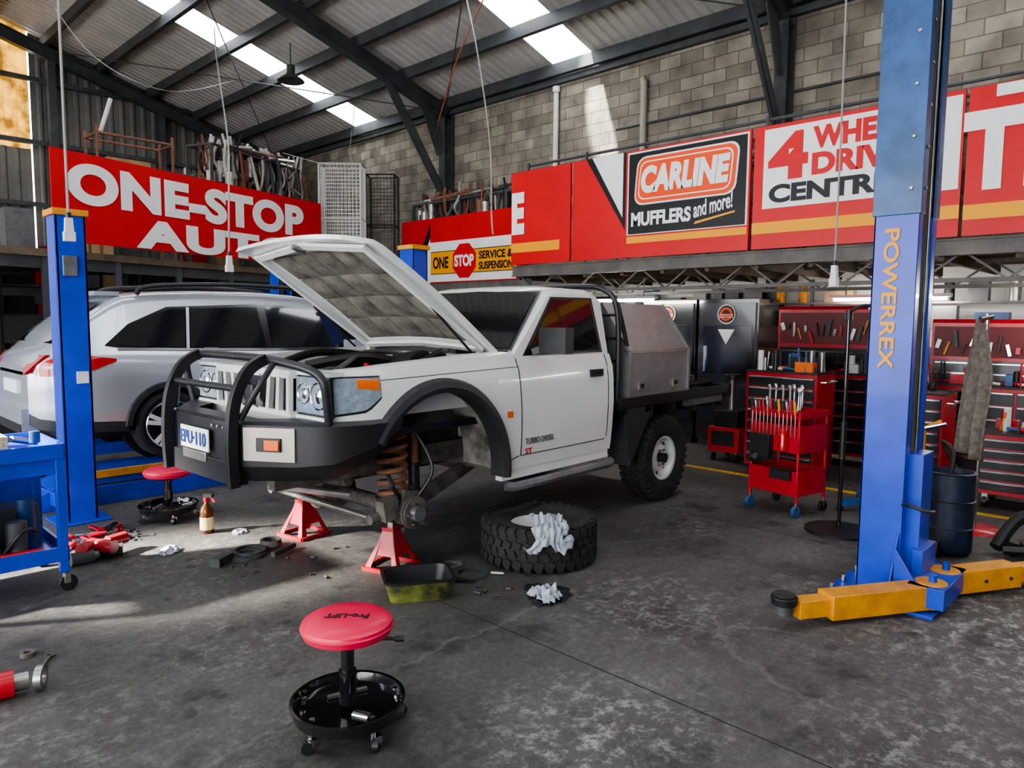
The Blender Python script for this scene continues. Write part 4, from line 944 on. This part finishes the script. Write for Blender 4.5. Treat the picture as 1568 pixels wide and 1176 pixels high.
for z,h in((.18,.22),(.56,.24),(.86,.06)):
    m.b2((0,-.25,z),(.42,.25,z+.012),RED)
    for a,b in(((0,-.25),(.42,-.25)),((0,.25),(.42,.25)),((0,-.25),(0,.25)),((.42,-.25),(.42,.25))): m.beam((*a,z+h/2),(*b,z+h/2),.012,h,RED)
for x in(0.01,.41):
    for y in(-.24,.24):
        m.cyl((x,y,.1),(x,y,.92),.014,RED,n=10); m.cyl((x,y-.015,.05),(x,y+.015,.05),.05,(BLUEL if x<.1 else BLK),n=20); m.cyl((x,y,.05),(x,y,.12),.018,CHR)
m.b2((-.03,-.24,.90),(.0,.24,.93),RED)
for k in range(12):
    y=-.22+.04*k; m.cyl((-.02,y,.90),(-.03,y+.01,.99+.05*rnd.random()),.012,rnd.choice((BLK,RED,CHR,BLK,YEL)),n=8); m.cyl((-.02,y,.70),(-.02,y,.90),.005,STEEL,n=6)
for k in range(10): 
    x=.05+.035*k; y=rnd.uniform(-.2,.2); m.tube(cr([(x,y,.88),(x+.01,y,1.05),(x+.03,y+.02,1.12),(x+.05,y+.05,1.10)],3),.012,rnd.choice((CHR,STEEL,BLK,CHR)),n=6)
m.box((-.04,.10,.60),(.07,.2,.2),BLK); m.cyl((-.07,.12,.5),(-.12,.12,.46),.04,BLK); m.lathe([(0,0),(.035,0),(.035,.16),(.012,.2),(0,.2)],REDL,(-.04,-.12,.58),n=16)
m.box((.2,.05,.27),(.25,.3,.14),STRUCT); m.box((-.02,-.1,.36),(.06,.2,.08),BLK)
m.obj('red_tool_cart',loc=(6.2,2.72,0),rot=(0,0,-12),bevel=.002)
CAB=pm('black_cabinet_gloss',(.008,.009,.010),.22,coat=.5)
for i,(yc) in enumerate((5.5,4.6)):
    m=M(); m.b2((8.9,yc-.43,.1),(9.5,yc+.43,2.0),BLKG); m.b2((8.87,yc-.4,.35),(8.9,yc+.4,1.95),CAB); m.b2((8.865,yc-.36,1.0),(8.872,yc+.36,1.65),BLKG)
    m.b2((8.92,yc-.4,.0),(9.45,yc+.4,.1),BLK); m.box((8.86,yc+.3,1.2),(.03,.03,.35),CHR)
    m.lathe([(0,0),(.13,0),(.13,.012),(0,.012)],SWHITE,(8.855,yc,1.80),'X',n=28); m.lathe([(0,0),(.115,0),(.115,.006),(0,.006)],SBLACK,(8.849,yc,1.80),'X',n=28); m.lathe([(.06,0),(.09,0),(.09,.004),(.06,.004)],SORG,(8.844,yc,1.80),'X',n=28,loop=True)
    for k in range(4): m.box((8.845,yc,1.76+.015*k),(.006,.2,.01),SORG if k%2 else SWHITE)
    m.poly([(8.862,yc-.12,1.6),(8.862,yc+.12,1.6),(8.862,yc,1.4)],SWHITE)
    m.obj('black_display_cabinet' if i==0 else 'black_display_cabinet.001',bevel=.006)
m=M(); m.b2((6.85,1.95,.1),(7.02,2.12,1.5),BLUEL); m.b2((6.8,1.9,1.45),(7.07,2.17,1.55),STRUCT); m.cyl((6.93,2.03,1.5),(6.93,2.03,1.85),.03,CHR)
for a in((-.26,-.26),(.26,-.26),(.26,.26),(-.26,.26)): m.beam((6.93,2.03,.1),(6.93+a[0],2.03+a[1],.08),.06,.06,BLUEL); m.cyl((6.93+a[0],2.01+a[1],.04),(6.93+a[0],2.05+a[1],.04),.04,BLK)
m.b2((6.79,1.92,.3),(6.85,2.15,1.3),BLUEL)
m.obj('workshop_hydraulic_press')
m=M(); m.lathe([(0,.035),(.22,.03),(.26,.02),(.26,0),(0,0)],BLK,n=40); m.cyl((0,0,.03),(0,0,1.75),.016,BLKG); m.cyl((0,0,1.72),(0,0,1.80),.028,BLK); m.tube(cr([(0,0,1.78),(.08,-.05,1.83),(.2,-.12,1.84)],4),.014,BLK); m.box((.24,-.14,1.83),(.16,.1,.05),WPL); m.cyl((0,0,.6),(0,0,.9),.024,BLK)
m.obj('work_light_stand',loc=(6.0,2.06,0))
m=M(); m.lathe([(0,.02),(.16,.02),(.165,.03),(.165,.2),(.172,.205),(.165,.21),(.165,.4),(.172,.405),(.165,.41),(.165,.6),(.175,.61),(.15,.615),(.14,.58),(0,.57)],pm('navy_drum',(.012,.02,.045),.45,var=.5,scale=12),n=36)
m.tube(cr([(.0,.0,.58),(.05,.0,.75),(.15,.1,.8),(.2,.0,.6)],5),.015,BLK); m.obj('oil_drum',loc=(6.05,1.3,0))
m=M(); m.tube([(0,0,.05),(0,0,.95),(.05,-.1,1.0)],.02,YEL); m.tube([(-.03,0,.95),(-.03,-.15,1.0)],.014,CHR); m.box((0,0,.06),(.3,.2,.08),YEL); m.cyl((.1,-.12,.04),(.1,.12,.04),.04,BLK); m.cyl((-.1,-.12,.04),(-.1,.12,.04),.04,BLK)
m.obj('yellow_grease_pump',loc=(5.74,1.42,0))
m=M(); rows=[]
for i in range(24):
    t=i/23; row=[]
    for j in range(25):
        u=-1+2*j/24; w=.06+.11*min(1,t*2.5)
        row.append((.03*math.sin(u*9+.6*t)*(0.4+t)+.02*math.sin(5*t),u*w,1.72-1.1*t+.02*math.sin(3*u)))
    rows.append(row)
m.grid(rows,TOWEL); m.cyl((.06,0,0.03),(.06,0,1.78),.014,CHR); m.cyl((.0,0,1.74),(.1,0,1.76),.02,CHR); m.lathe([(0,.03),(.18,.03),(.2,0),(0,0)],RED,(.06,0,0),n=24)
m.obj('hanging_towel',loc=(6.8,1.32,0),rot=(0,0,-40),solid=.004,ang=70)
m=M(); m.tube(cr([(0,0,.05),(.2,.1,.25),(.45,.05,.3),(.7,-.1,.2),(.9,-.3,.1)],6),.045,BLK,n=10); m.tube(cr([(0,-.1,.06),(.3,-.2,.1),(.6,-.2,.2),(.9,-.1,.1)],6),.03,BLK,n=8); m.cyl((.1,0,.05),(.1,-.06,.05),.05,BLK); m.box((.4,-.1,.06),(.5,.15,.08),STRUCT,rot=(0,0,-12))
m.obj('trolley_jack',loc=(6.25,1.02,0),rot=(0,0,-55))
m=M(); m.b2((8.2,-.2,2.0),(8.3,1.2,2.04),WPL); m.cyl((8.25,-.15,1.98),(8.25,1.15,1.98),.018,TUBEL)
for y in(0,1.0): m.cyl((8.25,y,2.04),(8.25,y,2.28),.008,GRY)
m.obj('fluorescent_light')
m=M(); m.b2((9.7,2.2,2.02),(9.8,3.6,2.06),WPL); m.cyl((9.75,2.25,2.0),(9.75,3.55,2.0),.018,TUBEL)
for y in(2.4,3.4): m.cyl((9.75,y,2.06),(9.75,y,2.28),.008,GRY)
m.obj('added_fill_tube_1')  # extra tube, added only to brighten the space under the mezzanine
m=M(); m.b2((8.2,5.3,2.0),(8.3,6.7,2.04),WPL); m.cyl((8.25,5.35,1.98),(8.25,6.65,1.98),.018,TUBEL)
for y in(5.5,6.5): m.cyl((8.25,y,2.04),(8.25,y,2.28),.008,GRY)
m.obj('added_fill_tube_2')  # another added tube, fill light for the cabinet end
m=M(); rnd=random.Random(21)
for z in(1.2,1.62,1.95):
    m.b2((10.05,-4,z),(10.2,7.4,z+.025),GREY); y=-3.9
    while y<7.2:
        w=rnd.uniform(.12,.4)
        if rnd.random()<.75: m.b2((10.05,y,z+.025),(10.2,y+w,z+.025+rnd.uniform(.08,.28)),rnd.choice((CARD,BLK,GREY,RED,BLUEL,WPL,STRUCT)))
        else: m.cyl((10.13,y+w/2,z+.025),(10.13,y+w/2,z+.25),.06,rnd.choice((MUFF,BLK,YEL)))
        y+=w+rnd.uniform(.03,.3)
for y in(-4,0,4,7.35): m.b2((10.2,y,0),(10.24,y+.04,2.3),GREY)
m.obj('wall_parts_shelf')
m=M(); m.b2((7.9,6.3,.1),(8.5,6.95,.95),RED); m.b2((7.88,6.35,.2),(7.9,6.9,.5),BLK); m.cyl((8.2,6.4,1.15),(8.2,6.95,1.15),.18,BLK,n=24); m.cyl((8.0,6.6,.95),(8.0,6.6,1.5),.04,STEEL)
for a in(7.95,8.45):
    for b in(6.35,6.9): m.cyl((a,b,0),(a,b,.1),.04,BLK)
m.obj('air_compressor',bevel=.005)
m=M(); m.b2((8.0,3.95,.12),(8.5,4.35,.42),RED); m.b2((7.99,4.0,.2),(8.0,4.3,.38),BLK); m.b2((8.05,4.0,.42),(8.4,4.3,.62),BLK); m.cyl((8.2,4.15,.62),(8.2,4.15,1.0),.04,STEEL); m.cyl((8.2,4.15,1.0),(8.2,4.15,1.06),.1,BLK)
for a in(8.06,8.44):
    for b in(4.0,4.3): m.cyl((a,b-.015,.05),(a,b+.015,.05),.05,BLK); m.cyl((a,b,.05),(a,b,.13),.012,STEEL)
m.obj('brake_fluid_trolley',bevel=.005)
# ---------------------------------------------------------------- mezz clutter
def cage(name,x,y,z,w,d,h,mat,rot):
    m=M()
    for sx in(0,w):
        for sy in(0,d): m.cyl((sx,sy,0),(sx,sy,h),.02,mat,n=8)
    for zz in(.02,h*.5,h):
        for a,b in(((0,0),(w,0)),((0,d),(w,d)),((0,0),(0,d)),((w,0),(w,d))): m.cyl((*a,zz),(*b,zz),.014,mat,n=6)
    k=0
    while k<w: m.b2((k-.004,-.004,0),(k+.004,.004,h),mat); m.b2((k-.004,d-.004,0),(k+.004,d+.004,h),mat); k+=.075
    k=0
    while k<h: m.b2((0,-.004,k-.004),(w,.004,k+.004),mat); m.b2((0,d-.004,k-.004),(w,d+.004,k+.004),mat); k+=.075
    k=0
    while k<d: m.b2((-.004,k-.004,0),(.004,k+.004,h),mat); m.b2((w-.004,k-.004,0),(w+.004,k+.004,h),mat); k+=.075
    m.obj(name,loc=(x,y,z),rot=(0,0,rot))
LG=pm('zinc_mesh',(.6,.6,.57),.4,metal=.2)
cage('wire_mesh_cage',7.95,13.15,2.62,.85,.45,2.2,LG,-46); cage('wire_mesh_cage.001',8.95,12.95,2.62,.6,.4,2.1,BLK,-50)
def piperack(name,p,q,z0,zt,n,seed,dep=.5,mats=None):
    rnd=random.Random(seed); p=Vector(p);q=Vector(q); m=M(); d=(q-p); L=d.length; d.normalize(); nrm=Vector((-d.y,d.x,0)); mats=mats or [MUFF,MUFF,STRUCT,RUST,BLK]
    k=0
    while k<=L+.01:
        a=p+d*min(k,L); m.beam((a.x,a.y,z0),(a.x,a.y,zt),.05,.05,STRUCT); b=a+nrm*dep; m.beam((b.x,b.y,z0),(b.x,b.y,zt),.05,.05,STRUCT); m.beam((a.x,a.y,zt),(b.x,b.y,zt),.04,.04,STRUCT); k+=1.5
    for z in(zt,z0+(zt-z0)*.55):
        m.beam((p.x,p.y,z),(q.x,q.y,z),.04,.04,STRUCT); a=p+nrm*dep;b=q+nrm*dep; m.beam((a.x,a.y,z),(b.x,b.y,z),.04,.04,STRUCT)
    for i in range(n):
        a=p+d*rnd.uniform(.1,L-.1)+nrm*rnd.uniform(-.05,dep-.05); mt=rnd.choice(mats)
        zz=zt+rnd.uniform(-.15,.25); l=rnd.uniform(.5,1.1)*(zt-z0)*.6
        pts=cr([(a.x,a.y,zz+.1),(a.x+rnd.uniform(-.15,.15),a.y,zz-l*.3),(a.x+rnd.uniform(-.25,.25),a.y+rnd.uniform(-.1,.1),zz-l*.7),(a.x+rnd.uniform(-.2,.2),a.y,max(z0+.05,zz-l))],4)
        m.tube(pts,rnd.uniform(.02,.036),mt,n=7)
        if i%3==0: c=Vector(pts[len(pts)//2]); m.cyl(c-Vector((0,0,.2)),c+Vector((0,0,.2)),.08,mt,n=12)
    for i in range(n//3):
        a=p+d*rnd.uniform(.2,L*.6)+nrm*rnd.uniform(0,dep-.1); b=a+d*rnd.uniform(.4,1.5)
        m.cyl((a.x,a.y,zt+.05),(b.x,b.y,zt+.05+rnd.uniform(0,.15)),rnd.uniform(.02,.05),rnd.choice([MUFF,STRUCT,RUST]),n=8)
    m.obj(name)
WP2=pm('pale_pipe',(.55,.53,.49),.5,var=.15)
piperack('exhaust_pipe_rack',(6.1,13.9,0),(8.7,15.0,0),2.62,5.0,120,1,.6,[MUFF,WP2,WP2,STRUCT,RUST,BLK])
piperack('muffler_rack',(9.95,12.6,0),(9.95,9.4,0),2.46,4.15,44,2,.35)
piperack('muffler_rack.001',(9.95,7.2,0),(9.95,.5,0),2.47,4.0,60,3,.35)
piperack('exhaust_pipe_rack.001',(6.8,16.9,0),(9.6,16.9,0),2.62,4.9,40,8)
m=M()
for k in range(9):
    x=2.0+k*.75; m.b2((x,17.7+.4*(k%2),2.61),(x+.5,18.2+.4*(k%2),2.6+.6+.35*(k%3)),(CARD,STRUCT,GREY,RED)[k%4])
m.obj('stored_boxes')
m=M()
for x in(4.6,6.0): 
    for y in(15.5,16.2): m.cyl((x,y,2.61),(x,y,5.35),.03,RUST,n=8)
for z in(3.6,4.5,5.2):
    for y in(15.5,16.2): m.cyl((4.6,y,z),(6.0,y,z),.025,RUST,n=8)
    for x in(4.6,6.0): m.cyl((x,15.5,z),(x,16.2,z),.025,RUST,n=8)
m.cyl((4.7,15.6,5.25),(4.9,15.6,5.9),.04,WPL); m.b2((4.8,15.6,4.52),(5.6,16.1,4.8),CARD); m.obj('tube_steel_rack')
m=M(); m.b2((.2,11.62,3.25),(1.6,12.2,3.3),STRUCT); m.b2((.8,11.7,3.3),(1.4,12.0,3.6),RED); m.tube(cr([(.6,11.7,3.4),(.7,11.7,3.9),(1.1,11.7,3.8),(1.5,11.7,3.4)],5),.05,RED); m.cyl((.8,11.7,3.6),(1.2,11.75,4.0),.03,STEEL); m.b2((.4,11.8,3.3),(.7,12.1,3.9),STRUCT); m.obj('red_engine_hoist')
m=M(); m.b2((-.9,11.36,.0),(-.1,11.41,2.0),WPL); m.cyl((-.2,11.33,1.0),(-.2,11.36,1.0),.03,CHR)
m.obj('door_1')
m=M(); m.b2((.55,10.5,0),(1.55,11.3,1.6),GREY); m.b2((.55,10.48,.8),(1.55,10.5,.83),BLK); m.b2((1.0,10.48,.1),(1.02,10.5,1.55),BLK); m.b2((.6,10.5,1.6),(1.0,11.0,1.95),CARD); m.b2((1.1,10.6,1.6),(1.5,11.0,1.85),DGRN); m.b2((-.1,10.6,0),(.5,11.2,2.1),WPL); m.b2((0.0,10.58,1.3),(.4,10.6,1.95),SWHITE)
for k in range(8): m.b2((.05,10.575,1.38+.065*k),(.35,10.58,1.395+.065*k),GREY)
m.obj('storage_cupboard',bevel=.005)
m=M()
for z in(.5,1.1,1.7,2.15):
    m.b2((2.5,13.2,z),(8.6,13.7,z+.03),STRUCT)
    x=2.6
    while x<8.4:
        w=random.uniform(.15,.4); h=random.uniform(.12,.28); m.b2((x,13.25,z+.03),(x+w,13.6,z+.03+h),random.choice([CARD,BLK,GREY,RED,BLUEL,STRUCT,BLK])); x+=w+.05
for x in(2.5,4.5,6.5,8.6): m.b2((x-.02,13.2,0),(x+.02,13.7,2.48),STRUCT)
m.obj('parts_shelving')
# ---------------------------------------------------------------- cords & lamp
def cord(name,pts,r=.008,end=True,mat=GRY):
    m=M(); P=cr(pts,8); m.tube(P,r,mat,n=6)
    if end:
        x,y,z=pts[-1]; m.box((x,y,z-.04),(.06,.05,.12),WPL,taper=.8); m.box((x,y,z-.12),(.075,.055,.07),WPL); m.cyl((x,y,z+.02),(x,y,z+.06),.02,BLK)
    m.obj(name)
cord('hanging_power_cord',[(1.7,6.4,zr(1.7)+.0),(1.66,6.28,6),(1.64,6.26,4),(1.64,6.26,2.42)],.010)
cord('hanging_power_cord.001',[(6.4,14.3,zr(6.4)),(5.4,12,5.9),(4.3,9.3,4.0),(3.6,7.8,2.95),(3.55,7.72,2.35)],.010)
cord('hanging_power_cord.002',[(8.1,8.9,zr(8.1)),(7.4,7.9,5.6),(6.6,6.8,4.0),(6.3,6.45,3.0),(6.3,6.42,2.75)],.010,False)
cord('hanging_power_cord.003',[(6.25,2.3,zr(6.25)),(6.2,2.28,5),(6.16,2.25,3.3),(6.16,2.25,2.15)])
cord('hanging_power_cord.004',[(9.4,14.0,zr(9.4)),(8.6,13.0,5.2),(8.0,12.2,4.6),(7.2,13.2,4.9)],.008,False)
cord('hanging_power_cord.005',[(4.0,16.5,zr(4)),(4.6,15.5,6.6),(5.6,14.6,6.0),(7.6,16.0,zr(7.6))],.008,False)
cord('orange_air_hose',[(8.0,8.2,zr(8)),(8.3,9.3,6.1),(9.0,10.6,5.5),(9.9,11.8,5.5)],.014,False,pm('orange_hose',(.35,.12,.06),.6))
m=M(); x,y=7.4,13.2; m.cyl((x,y,6.5),(x,y,zr(x)),.012,STRUCT,n=6); m.lathe([(0,6.5),(.06,6.5),(.1,6.42),(.24,6.33),(.26,6.30),(.2,6.31),(.0,6.36)],STRUCT,(x,y,0),n=32); m.cyl((x,y,6.45),(x,y,6.6),.08,STRUCT)
m.obj('hanging_high_bay_lamp')
# ---------------------------------------------------------------- world & lights
w=bpy.data.worlds.new('sky'); S.world=w; w.use_nodes=True; nt=w.node_tree; bg=nt.nodes['Background']
bg.inputs[0].default_value=(.95,.975,1,1); bg.inputs[1].default_value=5.4
def spot(name,loc,tgt,e,size,soft,col=(1,.95,.86),blend=.8):
    l=bpy.data.lights.new(name,'SPOT'); l.energy=e; l.spot_size=R(size); l.spot_blend=blend; l.shadow_soft_size=soft; l.color=col
    o=bpy.data.objects.new(name,l); S.collection.objects.link(o); o.location=loc; o.rotation_euler=(Vector(tgt)-Vector(loc)).to_track_quat('-Z','Y').to_euler()
spot('sun_beam_door',(-4.5,8.2,4.4),(1.75,5.05,0),34000,14,.3,blend=1)
spot('sun_beam_skylight',(8.6,8.75,9.2),(10.45,7.9,5.5),8000,12,.08,blend=.3)
# ---------------------------------------------------------------- camera
c=bpy.data.cameras.new('camera'); c.sensor_width=36; c.lens=36*1100/1568; c.clip_end=200
o=bpy.data.objects.new('camera',c); S.collection.objects.link(o); o.location=(0,0,1.7)
fw=Euler((R(90-5.1),0,R(-46.05))).to_matrix()@Matrix.Rotation(R(.5),3,'Z'); o.rotation_euler=fw.to_euler(); S.camera=o
S.view_settings.view_transform='AgX'; S.view_settings.look='AgX - Medium High Contrast'; S.view_settings.exposure=.72
